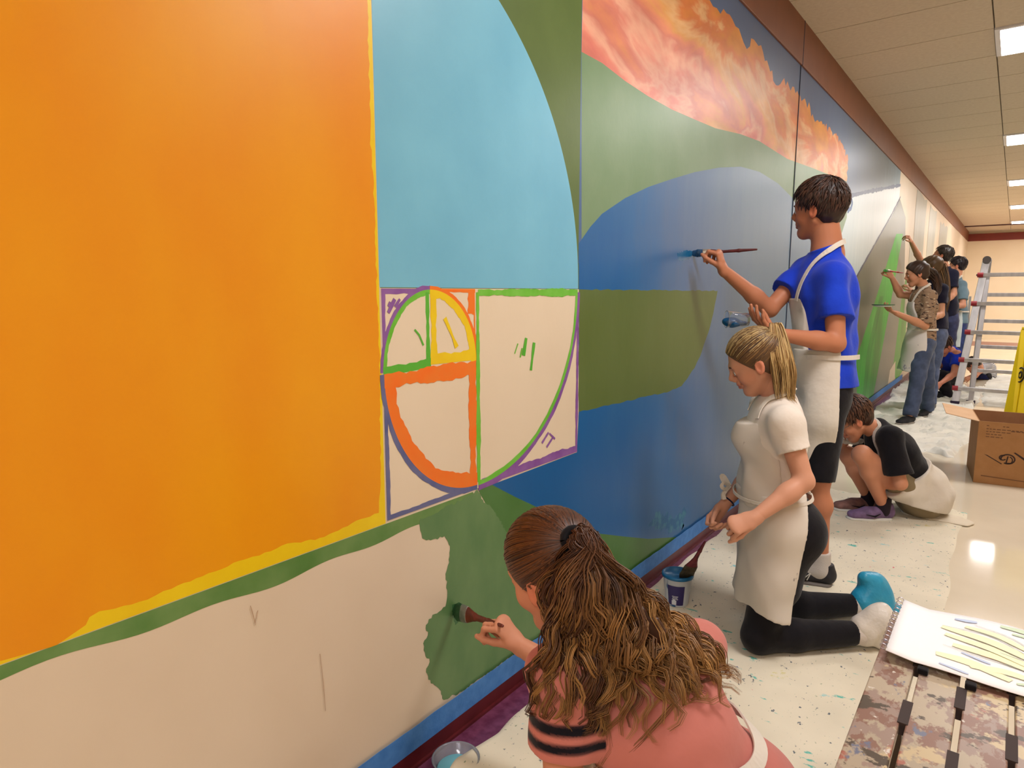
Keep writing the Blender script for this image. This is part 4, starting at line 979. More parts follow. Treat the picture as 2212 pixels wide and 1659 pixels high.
    for an, kn, hl_, te in ((anL, knL, G(1797, 1262), None), (anR, knR, anR-A(-.05, 0, .1), None)):
        d = nrm(A(-.97, -.22, 0)); he = A(an[0], an[1], 0)-d*.065
        solid('sock', [([E(an+up*.055, an-up*.03, .041, .045, None, .01, flat=(1, 0)), E(an-up*.03, an-up*.045+d*.06, .042, .036, None, .02)], .005)], sock, root)
        so = shoe('shoe', he, he+d*.285, up, 1.06, mat('black_trainer', (30, 28, 34), .6, (46, 44, 50), 30), mat('grey_rubber', (112, 104, 98), .6), root, label='black and grey trainer with light stripes')
        lat = np.cross(up, d); 
        for j, (a, b) in enumerate((((.115, .030), (.10, .062)), ((.10, .062), (.13, .034)), ((.13, .034), (.118, .066)))):
            p = [he+d*q[0]+lat*.047*1.06*(1-.25*(q[1] > .05))+up*q[1] for q in (a, b)]
            o = MB().tube([p[0], p[1]], .0022, 6).build('stripe', mat('pale_reflective_trim', (206, 200, 190), .4)); o.parent = so
    tip = A(.003, 2.975, 1.479); hh = wrR+dvR*.088+nrm(-RT*.8-UP*.1+FW*.6)*.03
    build_brush('paint_brush', tip, nrm(T(1585, 542, 2.98)-tip), .285, .034, (10, 76, 124), (206, 196, 180), (96, 26, 30), 'flat brush with blue bristles in the raised hand of the boy in the blue shirt')
    # clear cup of blue paint on the open palm
    c = T(1592, 690, 2.66); r = empty('paint_cup', c-up*.03, 'clear plastic cup of blue paint on the palm of the boy in blue', 'cup')
    ax = nrm(-RT*1+UP*.02+A(0, 0, .0)); cup = mat('clear_cup_plastic', (235, 240, 245), .05, trans=.95, ior=1.3)
    MB().lathe([(.026, .0), (.034, .085), (.036, .087), (.034, .089), (.0325, .086), (.0245, .002), (.0, .002)][::-1], c-ax*.045, ax, 28).build('cup_wall', cup, smooth=True, root=r)
    q = [E(c+ax*.02-up*.012, c+ax*.040-up*.010, (.026, .018), (.024, .016), np.cross(ax, up), .01), E(c-ax*.03-up*.016, c+ax*.02-up*.014, (.018, .010), (.026, .016), np.cross(ax, up), .02)]
    solid('paint', [(q, .0035)], mat('blue_wet_paint', (8, 78, 128), .2), r)
standing_boy(); tick('boy')
# ================================================================== 3. kneeling girl with the blond ponytail
def kneeling_girl():
    SK = (208, 150, 122)
    hf, hl, hu = frame(108, -28, 6); hc = T(1632, 782, 2.42); up = A(0, 0, 1)
    bf, bl, _ = frame(118, 0)
    nb = T(1682, 862, 2.43); shL = T(1697, 912, 2.28); elL = T(1737, 1040, 2.24); wrL = T(1628, 1120, 2.20)
    shR = T(1655, 880, 2.58); elR = T(1625, 1020, 2.60); wrR = T(1562, 1094, 2.57)
    che = T(1672, 950, 2.44); wai = T(1665, 1060, 2.44); pel = T(1690, 1130, 2.44)
    hipL = T(1697, 1150, 2.36); hipR = T(1694, 1145, 2.52); knL = T(1640, 1362, 2.37); knR = T(1658, 1325, 2.60)
    anL = T(1850, 1388, 2.40); anR = T(1846, 1325, 2.62); knL[2] = .062; knR[2] = .062; anL[2] = .062; anR[2] = .060
    root = empty('person', (pel[0], pel[1], 0), 'kneeling girl with blond ponytail, white t-shirt, white apron and black leggings', 'person')
    tors = torso_prims(pel, wai, che, nb, bl, bl, 1.0, w=(.135, .115, .130, .05), d=(.10, .085, .095, .048), sh=(shL, shR))
    neck = [E(hc-hf*.018-hu*.05, nb, .044, .052, None, .03)]
    body = tors+arm_prims(shL, elL, wrL, .95, .95)+arm_prims(shR, elR, wrR, .93, .9)
    hp = head_prims(hc, hf, hu, .97, nb, True, .044)
    dL = nrm(T(1580, 1137, 2.19)-wrL); hL = hand_prims(wrL, dL, -up*.6+FW*.8, 1, s=.95, curls=[(1.2, 1.2, .7), (1.3, 1.3, .8), (1.4, 1.3, .8), (1.45, 1.3, .8)], thumb=(.3, .7))
    dR = nrm(T(1534, 1130, 2.56)-wrR); hR = hand_prims(wrR, dR, -up*.2-FW*.9+RT*.2, 1, s=.92, curls=[(.7, 1.0, .6), (.9, 1.1, .6), (1.0, 1.2, .6), (1.1, 1.2, .6)], thumb=(.4, .7))
    solid('body', [(body+neck, .0055), (hp, .0033, (hc-.13, hc+.16)), ([E(elL+(wrL-elL)*.7, wrL, .0245, .0225)]+hL, .003), ([E(elR+(wrR-elR)*.7, wrR, .0225, .021)]+hR, .003)], m_skin, root, colf=head_color(hc, hf, hu, .97, SK))
    face_parts(hc, hf, hu, .97, root, brow=(96, 66, 44))
    # hair
    dk, md, lt = (64, 44, 34), (150, 112, 64), (214, 184, 128)
    rnd = np.random.RandomState(11); R = (A(.094, .074, .084)+.011)*.97; cc = hc+(-hf*.012+hu*.038)*.97
    Pl = lambda a, b, d: hc+(a*hf+b*hl+d*hu)*.97
    cap = [OV(cc, hf, hl, R[0], R[1], R[2], .01), OV(Pl(-.045, 0, -.02), hf, hl, .055, .060, .052, .03)]
    cb = mixc(dk, md, .25)
    solid('hair', [(cap, .004)], m_hair, root, clips=[(Pl(.040, 0, .022), nrm(.80*hf-.6*hu)), (Pl(0, 0, -.060), -hu)], colf=lambda V: np.tile(cb, (len(V), 1)))
    tie = Pl(-.105, 0, .070); paths = []
    for i in range(800):
        d = nrm(rnd.normal(0, 1, 3)); a, b, e = -.012+.105*d[0], .085*d[1], .038+.095*d[2]
        if .80*(a-.038)-.6*(e-.020) > 0 or e < -.055: continue
        p = Pl(a, b, e); e1 = p-cc; e2 = tie-cc; pts = []; k = 8
        for j in range(k+1):
            t = j/k*.95; v = e1*(1-t)+e2*t; loc = A(v@hf, v@hl, v@hu); rr = np.linalg.norm(loc/R); q = cc+v/rr*(1.0+.014*math.sin(math.pi*t))
            if t > .8: q = q*(1-(t-.8)*2)+tie*(t-.8)*2
            pts.append(q)
        g = rnd.uniform(0, 1); hi = rnd.uniform() < (.5 if d[2] > .2 else .15)
        paths.append((pts, [.0019*(1-.3*abs(2*j/k-1)) for j in range(k+1)], mixc(dk, lt if hi else md, g*.8 if not hi else .35+.5*g)))
    strands('hair_strands', paths, m_hair, root, 4)
    MB().tube([tie-.004*hf+.015*(math.cos(t)*hl+math.sin(t)*nrm(hu+.4*hf)) for t in np.linspace(0, 2*math.pi, 16)], .005, 8, False).build('hair_elastic', cloth('brown_elastic', (60, 36, 26)), root=root, smooth=True)
    paths = []
    tt = tie-.006*hf
    pm = torso_prims(pel, wai, che, nb, bl, bl, 1.0, w=(.135, .115, .130, .05), d=(.10, .085, .095, .048), grow=.012, sh=(shL, shR))
    for i in range(520):
        x = rnd.uniform(-1, 1); y = rnd.uniform(-1, 1)
        tip = T(1693+22*x+4, 850+rnd.uniform(-38, 28), 2.36+.02*y); hi_ = T(1676+14*x, 706+8*rnd.uniform(-1, 1), 2.385+.02*y)
        mid = T(1688+24*x, 765, 2.35+.022*y)
        C = smoothpath([tt+rnd.normal(0, .004, 3), hi_, mid, (mid+tip)/2+rnd.normal(0, .005, 3), tip], 18); C = push(pm+hp[:1], C, .008, 2)
        g = rnd.uniform(); t = np.linspace(0, 1, 18)
        paths.append((C, .0019*np.interp(t, [0, .15, .8, 1], [.8, 1, .9, .15]), mixc(md, lt, g) if rnd.uniform() < .8 else mixc(dk, md, g)))
    strands('ponytail', paths, m_hair, root, 4)
    # white t-shirt
    mt = cloth('white_jersey', (226, 214, 202), (232, 222, 212))
    top = torso_prims(pel, wai, che, nb, bl, bl, 1.0, w=(.135, .118, .132, .060), d=(.10, .088, .097, .052), grow=.012, sh=(shL, shR))
    solid('t_shirt', [(top+[E(s_, s_+(e-s_)*.50, .052, .056, None, .03, flat=(0, 1)) for s_, e in ((shL, elL), (shR, elR))], .0045)], mt, root, noise=folds(.0035, [bl, up], 4, 36.), clips=[(nb+up*.028, up*.95+bf*.25), (pel-up*.02, -up)])
    leg = [E(pel, wai, (.142, .105), (.122, .09), bl, .04), S(hipL-bf*.045+up*.0, .096, .06), S(hipR-bf*.045+up*.0, .096, .06), E(pel-bf*.02, hipL*.5+knL*.5-bf*.02, .10, .08, None, .06)]
    for a, b, c in ((hipL, knL, anL), (hipR, knR, anR)):
        leg += [E(a, b, .084, .060, None, .03), E(b, b+(c-b)*.35, .060, .057, None, .02), E(b+(c-b)*.35, b+(c-b)*.97, .057, .043, None, .02, flat=(0, 1))]
    solid('leggings', [(leg, .0055)], m_black, root)
    # apron
    apr = torso_prims(pel, wai, che, nb, bl, bl, 1.0, w=(.135, .118, .132, .060), d=(.10, .088, .100, .052), grow=.021)
    kc = (knL+knR)/2
    sk = [E(wai, pel+bf*.02, (.145, .118), (.182, .135), bl, .03), E(pel+bf*.02, kc+up*.085+bf*.0, (.185, .135), (.205, .115), bl, .03, flat=(0, 1))]
    m_ap2 = spots('stained_white_cotton', (216, 206, 194), [((150, 140, 134), 9, .68, (1, 1, .6)), ((120, 110, 118), 26, .72, (1, 1, 1))])
    solid('apron', [(sk, .0055)], m_ap2, root, noise=folds(.010, [bl, bl], 12, 24.), clips=[(pel-bf*.038, nrm(-bf*1.0-up*.14)), (wai+up*.02, up), (kc+up*.085, nrm(-up+bf*.12))])
    solid('apron_bib', [(apr+[S(che+bf*.085+up*.02, .055, .06)], .005)], m_ap2, root, noise=folds(.009, [bl, bl+up], 13, 34.), clips=[(nb-up*.065+bf*.03, nrm(up+bf*.2)), (wai-up*.04, -up), (che+bf*.015, -nrm(bf-up*.1)), (che+up*.09+bl*.105, nrm(bl+up*.35)), (che+up*.09-bl*.105, nrm(-bl+up*.35))])
    strap('apron_strap', [che+bf*.1+up*.10+bl*.085, nb+bl*.055+bf*.03-up*.01, nb-bf*.045+up*.04, nb-bl*.055+bf*.03-up*.01, che+bf*.1+up*.10-bl*.085], top+neck, .006, .018, .004, m_apron, root)
    strap('apron_tie', flatpath(wai-up*.01, bf, bl, .13, .15, -3.1, 3.1, 22), top+sk[:1], .010, .012, .004, m_apron, root)
    kn = wai-up*.01+bf*.135-bl*.075
    for a, b in ((A(0, 0, .03)+bf*.03-bl*.02, 1), (A(0, 0, .005)+bf*.035+bl*.03, 1), (A(0, 0, -.06)+bf*.02-bl*.015, 0), (A(0, 0, -.05)+bf*.02+bl*.02, 0)):
        pts = smoothpath([kn, kn+a*.7+up*.012, kn+a, kn+a*.6-up*.012, kn], 14) if b else smoothpath([kn, kn+a*.6+bf*.01, kn+a], 8)
        ribbon('apron_bow', pts, [np.cross(bf, up)+up*.2]*len(pts), .014, .002, m_apron, root)
    # feet in plastic covers, toes on the floor
    mb1 = mat('white_plastic_wrap', (206, 198, 188), .35, (222, 214, 204), 14, bump=.5, bscale=30); mb2 = mat('blue_plastic_wrap', (28, 138, 178), .35, (60, 164, 200), 9, bump=.5, bscale=30)
    sk_ = mat('white_sock_knit', (206, 196, 188)); sd = nrm(anL-knL)
    for an, mm, lab, nz in ((anL, mb1, 'foot wrapped in white plastic', 1), (anR, mb2, 'foot wrapped in blue plastic', 2)):
        solid('sock', [([E(an-sd*.03, an+sd*.03, .040, .043, None, .01)], .005)], sk_, root)
        toe = an+sd*.10+RT*.02; toe[2] = .035
        q = [E(an+sd*.03+up*.012, an+sd*.085+up*.045, (.050, .055), (.046, .062), bl, .03), E(an+sd*.075+up*.06, toe+sd*.02, (.048, .04), (.050, .035), bl, .03), E(toe-sd*.02, toe+sd*.075, (.050, .034), (.030, .016), bl, .03)]
        if nz == 2: q += [E(an+sd*.08+up*.10, an+sd*.03+up*.115, .035, .022, None, .03), E(toe+sd*.05, toe+sd*.10-up*.015, (.035, .02), (.02, .008), bl, .02)]
        o = solid('shoe_cover', [(q, .0045)], mm, root, noise=folds(.006, [sd, up+bl], 20+nz, 60.)); o['label'] = lab
    # bracelet and the brush dipping in the pail
    bd = nrm(wrR-elR); s1 = nrm(np.cross(bd, up)); s2 = np.cross(bd, s1)
    MB().tube([wrR-bd*.03+.0275*(s1*math.cos(t)+s2*math.sin(t)) for t in np.linspace(0, 6.2832, 20)], .003, 6, False).build('bracelet', cloth('navy_cord', (14, 24, 60)), root=root, smooth=True)
    tip = A(*T(1478, 1250, 2.72)); gr = wrR+dR*.085+nrm(-up*.2-FW*.9+RT*.2)*.028
    build_brush('paint_brush', tip, nrm(gr-tip), .24, .060, (84, 74, 52), (96, 84, 66), (120, 36, 48), 'wide dirty brush lowered into the blue pail by the kneeling girl', bl=.055, fl=.03, up=RT)
kneeling_girl(); tick('kneel')
# ================================================================== 4. squatting boy
def squatting_boy():
    SK = (204, 140, 108)
    hf, hl, hu = frame(112, -38, 4); hc = T(1843, 905, 3.74); up = A(0, 0, 1)
    bf, bl, _ = frame(122, 0)
    nb = T(1893, 928, 3.77); che = T(1930, 975, 3.80); wai = T(1965, 1025, 3.83); pel = T(1985, 1068, 3.84)
    shL = T(1922, 945, 3.64); elL = T(1945, 1045, 3.60); wrL = T(1893, 1035, 3.88); shR = T(1893, 930, 3.92); elR = T(1850, 1000, 3.98); wrR = T(1822, 965, 3.92)
    hipL = T(1980, 1072, 3.76); hipR = T(1980, 1068, 3.94); knL = T(1862, 982, 3.66); knR = T(1835, 985, 3.90); anL = T(1908, 1100, 3.76); anR = T(1875, 1082, 3.92)
    anL[2] = .085; anR[2] = .085
    root = empty('person', (pel[0], pel[1], 0), 'squatting brown-haired boy with glasses, black t-shirt and white apron, low by the wall', 'person')
    tors = torso_prims(pel, wai, che, nb, bl, bl, .95, sh=(shL, shR))
    hp = head_prims(hc, hf, hu, 1.0, nb, False, .046)
    body = tors+arm_prims(shL, elL, wrL, .95)+arm_prims(shR, elR, wrR, .95)+leg_prims(hipL, knL, anL, .95, .95)+leg_prims(hipR, knR, anR, .95, .95)
    hL = hand_prims(wrL, nrm(wrL-elL), bf*-1+up*.3, 1, curl=(.6, .8, .5), s=.95); hR = hand_prims(wrR, nrm(T(1815, 945, 3.9)-wrR), nrm(FW*-1+RT*-.3), 1, curl=(.7, .9, .6), s=.95)
    solid('body', [(body+[E(hc-hf*.02-hu*.05, nb, .046, .056, None, .03)], .007), (hp, .0042, (hc-.14, hc+.16)), (hL, .004), (hR, .004)], m_skin, root, colf=head_color(hc, hf, hu, 1.0, SK))
    face_parts(hc, hf, hu, 1.0, root, brow=(50, 34, 26))
    short_hair(hc, hf, hu, 1.0, root, (44, 26, 20), (118, 78, 56), 17, 800, .018, .055, -.07)
    P = lambda a, b, d: hc+a*hf+b*hl+d*hu
    mg = mat('glasses_wire', (140, 130, 120), .3, metal=.8)
    g = MB()
    for sg in (-1, 1):
        g.tube([P(.104, sg*.032, 0)+.021*math.cos(t)*hl+.016*math.sin(t)*hu for t in np.linspace(0, 6.2832, 18)], .0014, 5, False)
        g.tube([P(.103, sg*.053, .004), P(.05, sg*.078, .006), P(-.005, sg*.083, .01)], .0014, 5)
    g.tube([P(.105, -.011, .002), P(.107, 0, .005), P(.105, .011, .002)], .0014, 5)
    g.build('glasses', mg, root=root)
    top = torso_prims(pel, wai, che, nb, bl, bl, .95, grow=.016, sh=(shL, shR))
    sl = [E(s_, s_+(e-s_)*f_, .066, .072, None, .03, flat=(0, 1)) for s_, e, f_ in ((shL, elL, .80), (shR, elR, .7))]
    sp = nrm(pel-nb)
    solid('t_shirt', [(top+sl, .0055)], m_black, root, noise=folds(.004, [bl, up], 4, 34.), clips=[(nb-sp*.075, nrm(-sp)), (wai+sp*.0, sp)])
    kh = cloth('khaki_cotton', (132, 116, 88))
    sh_ = [E(wai, pel, (.145, .105), (.165, .13), bl, .03), S(pel-bf*.03-up*.0, .10, .04)]
    for a, b in ((hipL, knL), (hipR, knR)): sh_.append(E(a, a+(b-a)*.45, .086, .070, None, .03, flat=(0, 1)))
    solid('shorts', [(sh_, .006)], kh, root, clips=[(A(0, 0, .012), -up)])
    ap = [E(wai-sp*.03, pel+bf*.02, (.165, .125), (.185, .155), bl, .04), S(pel-bf*.01+up*.01, .165, .04), E(hipL+bf*.05+up*.02, T(1915, 1040, 3.70), .10, .06, None, .05), E(hipR+bf*.05+up*.02, T(1900, 1030, 3.92), .10, .06, None, .05)]
    solid('apron', [(ap, .006)], m_apron, root, noise=folds(.009, [sp, bl], 32, 34.), clips=[(A(pel[0], pel[1], .07), nrm(-up+bf*.25)), (wai-sp*.05, -sp)])
    strap('apron_strap', [che+bl*.08+bf*.10, nb+bl*.062, nb-sp*.05-bf*.02, nb-bl*.062, che-bl*.08+bf*.10], top, .004, .018, .004, m_apron, root)
    ms = mat('white_rubber', (210, 208, 200), .6)
    for an, d, c, lab in ((anL, nrm(-RT+bf*.2), (124, 98, 138), 'purple trainer with a black mark on its side'), (anR, nrm(-RT+bf*.3), (150, 108, 100), 'dusty pink trainer with black ankle')):
        d[2] = 0; d = nrm(d); he = A(an[0], an[1], 0)-d*.06
        solid('sock', [([E(an+up*.05, an-up*.03, .038, .042, None, .01, flat=(1, 0))], .006)], cloth('dark_sock', (36, 26, 34)), root)
        so = shoe('shoe', he, he+d*.27, up, 1.0, mat('trainer_%d' % c[0], c, .7, tuple(int(x*.8) for x in c), 30), ms, root, label=lab)
        lat = np.cross(up, d); pts = [he+d*.10+lat*.048+up*.05, he+d*.13+lat*.049+up*.034, he+d*.18+lat*.047+up*.046]
        o = MB().tube(pts, [.002, .005, .001], 6).build('side_mark', m_black); o.parent = so
    # crumpled white rag in his raised hand
    c = T(1826, 952, 3.86); q = [E(c-RT*.05, c+RT*.06, (.03, .02), (.035, .018), FW, .03), E(c+RT*.05, c+RT*.09+up*.005, .02, .012, None, .02), S(c-RT*.04+up*.01, .026, .03)]
    o = solid('rag', [(q, .004)], cloth('white_rag_cotton', (214, 206, 196)), None, noise=folds(.007, [up, RT], 41, 110.)); tag(o, 'crumpled white rag in the hand of the squatting boy', 'rag')
squatting_boy(); tick('squat')
# ================================================================== background people, built coarser
def bg_person(label, H, head, J, skin, shirt, pants, hair, vox=.009, s=1.0, apron=None, shoes=(30, 28, 34), shirt_mat=None, long_hair=None, sleeves=(.6, .6), hem=-.05, ball=None, lower='long', fem=False, parts=True, hscale=1.0, sk2=None):
    up = A(0, 0, 1); bf, bl, _ = frame(H, 0); hf, hl, hu = frame(*head); g = lambda k: np.array(J[k], float)
    hd, nb, pel = g('hd'), g('nb'), g('pel'); che = g('che') if 'che' in J else nb+(pel-nb)*.35; wai = g('wai') if 'wai' in J else nb+(pel-nb)*.72
    root = empty('person', (pel[0], pel[1], 0), label, 'person')
    w_ = (.145, .120, .14, .055) if fem else (.145, .130, .160, .06)
    shs = (g('shL'), g('shR'))
    body = torso_prims(pel, wai, che, nb, bl, bl, s, w=w_, sh=shs)
    hands = []
    for sd, ts in (('L', 1), ('R', 1)):
        if 'el'+sd in J:
            body += arm_prims(g('sh'+sd), g('el'+sd), g('wr'+sd), s)
            dv = nrm(g('wr'+sd)-g('el'+sd)); dv = nrm(dv+(g('hn'+sd)-g('wr'+sd) if 'hn'+sd in J else 0)*10)
            pn = J.get('pn'+sd, FW*.6-up*.3-RT*.4); hands.append(hand_prims(g('wr'+sd), dv, np.array(pn), ts, s=.95*s, curl=J.get('cu'+sd, (.7, .9, .6))))
    for sd in 'LR':
        if 'kn'+sd in J: body += leg_prims(g('hip'+sd), g('kn'+sd), g('an'+sd), s)
    hp = head_prims(hd, hf, hu, hscale, nb, fem, .046*s)
    isl = [(body+[E(hd-hf*.02-hu*.05, nb, .046, .056, None, .03)], vox), (hp, vox*.55, (hd-.14, hd+.16))]+[(h_, .005) for h_ in hands]
    solid('body', isl, m_skin, root, colf=head_color(hd, hf, hu, hscale, skin))
    if parts: face_parts(hd, hf, hu, hscale, root, brow=hair[0])
    if long_hair is None: short_hair(hd, hf, hu, hscale, root, hair[0], hair[1], 3, 260, .015, .05, -.065)
    else:
        R = A(.094, .074, .084)*hscale+.014; P = lambda a, b, d: hd+(a*hf+b*hl+d*hu)*hscale
        prims = [OV(P(-.012, 0, .038), hf, hl, R[0], R[1], R[2], .01), OV(P(-.045, 0, -.015), hf, hl, .058, .064, .062, .03)]
        c = mixc(hair[0], hair[1], .3)
        solid('hair', [(prims, .006)], m_hair, root, noise=folds(.003, [(1, 0, 0)], 2, 120.), clips=[(P(.045, 0, .022), nrm(.8*hf-.6*hu)), (P(0, 0, -.07), -hu)], colf=lambda V: np.tile(c, (len(V), 1)))
        rnd = np.random.RandomState(3); paths = []
        a0 = P(-.10, 0, long_hair[1]) ; pts0 = [np.array(q, float) for q in long_hair[0]]
        for i in range(170):
            of = rnd.normal(0, 1, 3); C = smoothpath([a0+of*.012]+[q+of*long_hair[2]*(1-.15*j) for j, q in enumerate(pts0)], 14)
            t = np.linspace(0, 1, 14); C = C+np.outer(np.sin(t*16+rnd.uniform(0, 6))*.006*t, RT)
            paths.append((C, .0045*np.interp(t, [0, .2, .8, 1], [.7, 1, .9, .2]), mixc(hair[0], hair[1], rnd.uniform())))
        strands('long_hair', paths, m_hair, root, 4)
    sm = shirt_mat or cloth('shirt_%d_%d_%d' % shirt, shirt)
    top = torso_prims(pel, wai, che, nb, bl, bl, s, w=w_, grow=.016, sh=shs); ax = nrm(pel-nb)
    sl = []
    for sd, f_ in (('L', sleeves[0]), ('R', sleeves[1])):
        if 'el'+sd in J and f_ > 0: sl.append(E(g('sh'+sd), g('sh'+sd)+(g('el'+sd)-g('sh'+sd))*f_, .058*s, .064*s, None, .03, flat=(0, 1)))
    solid('shirt', [(top+sl, vox*.75)], sm, root, noise=folds(.005, [bl, up], 6, 30.), clips=[(nb-ax*.03, -ax), (pel-ax*hem, ax)])
    if 'knL' in J:
        pm = cloth('trousers_%d_%d' % pants[:2], pants, tuple(min(255, int(c*1.25)) for c in pants), nscale=14)
        pr = [E(wai+(pel-wai)*.5, pel, (.140*s, .105*s), (.160*s, .115*s), bl, .03)]
        for sd in 'LR':
            h_, k_, a_ = g('hip'+sd), g('kn'+sd), g('an'+sd)
            pr += [E(h_, k_, .096*s, .070*s, None, .03), E(k_, k_+(a_-k_)*(1.06 if lower == 'long' else .1), .068*s, (.066 if lower == 'long' else .068)*s, None, .02, flat=(0, 1))]
        solid('trousers', [(pr, vox*.8)], pm, root, noise=folds(.005, [up, up+bl], 7, 38.), clips=[(A(0, 0, .006), -up)])
        for sd in 'LR':
            a_ = g('an'+sd)
            if 'toe'+sd in J: d = g('toe'+sd)-A(a_[0], a_[1], 0)
            else: d = bf
            d[2] = 0; d = nrm(d); he = A(a_[0], a_[1], max(0, a_[2]-.09))-d*.06
            shoe('shoe', he, he+d*.26, up, .98, mat('shoe_%d' % shoes[0], shoes, .7), mat('sole_grey', (150, 142, 134), .7), root)
    if apron is not None:
        am, zb = apron
        q = [E(wai, pel+bf*.02, (.155*s, .125*s), (.185*s, .145*s), bl, .03), E(pel+bf*.02, A(pel[0]+bf[0]*.05, pel[1]+bf[1]*.05, zb), (.185*s, .145*s), (.19*s, .15*s), bl, .03, flat=(0, 1))]
        solid('apron', [(q, vox*.75)], am, root, noise=folds(.006, [bl, bl], 9, 24.), clips=[(pel+bf*.01, -bf), (wai-up*-.02, up)])
        t2 = torso_prims(pel, wai, che, nb, bl, bl, s, w=w_, grow=.027)
        solid('apron_bib', [(t2, vox*.7)], am, root, clips=[(nb-up*.14, up), (wai-up*.05, -up), (nb-up*.25+bf*.04, -bf), (nb-up*.14+bl*.10, nrm(bl+up*.3)), (nb-up*.14-bl*.10, nrm(-bl+up*.3))])
        strap('apron_strap', [nb-up*.15+bl*.08+bf*.1, nb+bl*.06, nb-bf*.05+up*.03, nb-bl*.06, nb-up*.15-bl*.08+bf*.1], top, .006, .022, .005, m_apron, root)
        strap('apron_tie', flatpath(wai, bf, bl, .15, .16, -3.1, 3.1, 18), top, .012, .018, .005, m_apron, root)
    return root
# woman in the patterned blouse
m_blouse = spots('patterned_blouse', (150, 122, 98), [((58, 42, 38), 16, .56, (1, 1, 3)), ((206, 186, 156), 14, .60, (1, 1, 4))])
m_ap_w = spots('paint_spotted_apron', (216, 208, 202), [((96, 84, 130), 22, .66, (1, 1, 1)), ((150, 140, 160), 12, .64, (1, 1, .6))])
bg_person('woman in brown patterned blouse, spotted apron and jeans, painting the green spike', 112, (108, -12, 0),
          dict(hd=T(1981, 592, 6.58), nb=T(1994, 622, 6.6), shL=T(2008, 640, 6.48), elL=T(1998, 704, 6.45), wrL=T(1935, 676, 6.32), hnL=T(1915, 668, 6.3), shR=T(1980, 640, 6.75), elR=T(1945, 636, 6.78), wrR=T(1927, 600, 6.76), hnR=T(1920, 588, 6.75), pnR=A(-.3, .6, -.5), cuR=(1., 1.1, .7), pnL=A(0, 0, 1), cuL=(.4, .4, .3),
               pel=T(1992, 745, 6.62), hipL=T(1992, 755, 6.55), hipR=T(1995, 755, 6.70), knL=T(1980, 830, 6.52), anL=T(1966, 895, 6.50), knR=T(2003, 825, 6.75), anR=T(2003, 880, 6.9), toeL=T(1935, 905, 6.4), toeR=T(1985, 895, 6.8)),
          (196, 138, 106), (150, 122, 98), (64, 74, 98), ((36, 22, 18), (84, 56, 40)), apron=(m_ap_w, .50), shirt_mat=m_blouse, sleeves=(.95, .35), hem=.0, fem=True, vox=.008,
          long_hair=([T(2012, 592, 6.6), T(2022, 604, 6.6), T(2026, 625, 6.6), T(2018, 640, 6.6)], .02, .016))
tip = T(1957, 592, 6.9)
# her long brush and paint tray
build_brush('paint_brush', T(1909, 584, 6.72), nrm(T(1955, 590, 6.80)-T(1909, 584, 6.72)), .26, .03, (60, 170, 60), (180, 170, 160), (190, 52, 60), 'long red-handled brush raised by the woman in the patterned blouse')
c = T(1908, 661, 6.3); r = empty('paint_tray', c, 'small white tray with dark green rim held by the woman', 'tray')
MB().lathe([(0, -.008), (.07, -.008), (.095, .012), (.090, .012), (.066, -.003), (0, -.003)], c, (0, 0, 1), 28).build('dish', mat('white_tray_plastic', (214, 220, 214), .3), smooth=True, root=r)
MB().lathe([(.090, .008), (.099, .008), (.099, .015), (.090, .015)], c, (0, 0, 1), 28).build('rim', mat('dark_green_rim', (20, 84, 56), .35), root=r)
MB().lathe([(0, -.001), (.05, -.001), (.045, .003), (0, .004)], c, (0, 0, 1), 20).build('paint', mat('wet_green_tray_paint', (40, 150, 66), .2), smooth=True, root=r)
# dark long-haired girl right behind her
bg_person('girl with long brown hair and dark navy top, right behind the woman in patterned blouse', 100, (95, -5, 0),
          dict(hd=T(2012, 578, 7.3), nb=T(2018, 608, 7.3), shL=T(2034, 625, 7.2), elL=T(2032, 680, 7.15), wrL=T(2000, 690, 7.0), shR=T(2005, 622, 7.45), elR=T(1990, 660, 7.5), wrR=T(1970, 630, 7.5), pel=T(2022, 722, 7.3), hipL=T(2022, 730, 7.24), hipR=T(2018, 730, 7.38), knL=T(2014, 800, 7.25), anL=T(2008, 868, 7.22), knR=T(2012, 795, 7.4), anR=T(2008, 862, 7.42)),
          (200, 146, 116), (20, 18, 40), (74, 84, 112), ((50, 34, 24), (132, 98, 58)), sleeves=(.6, .6), hem=.05, fem=True, shoes=(110, 104, 100),
          long_hair=([T(2030, 585, 7.28), T(2038, 612, 7.24), T(2040, 650, 7.22), T(2036, 680, 7.22)], .02, .026))
# tall boy reaching up
bg_person('tall boy in black t-shirt reaching one arm high up the wall', 80, (85, 12, 0),
          dict(hd=T(2036, 552, 8.5), nb=T(2041, 580, 8.5), shL=T(2058, 592, 8.45), elL=T(2060, 635, 8.4), wrL=T(2040, 655, 8.25), shR=T(2023, 590, 8.55), elR=T(1988, 562, 8.35), wrR=T(1968, 522, 8.02), hnR=T(1961, 503, 7.98), cuR=(.8, 1., .6), pel=T(2050, 690, 8.65), hipL=T(2052, 695, 8.6), hipR=T(2050, 695, 8.76), knL=T(2050, 762, 8.7), anL=T(2050, 822, 8.7), knR=T(2048, 758, 8.85), anR=T(2048, 816, 8.85)),
          (180, 126, 98), (16, 16, 38), (52, 56, 84), ((34, 26, 22), (66, 52, 42)), sleeves=(.7, .3), hem=.08)
m_ap_b = cloth('pale_blue_white_apron', (200, 212, 214), (214, 222, 222), nscale=5)
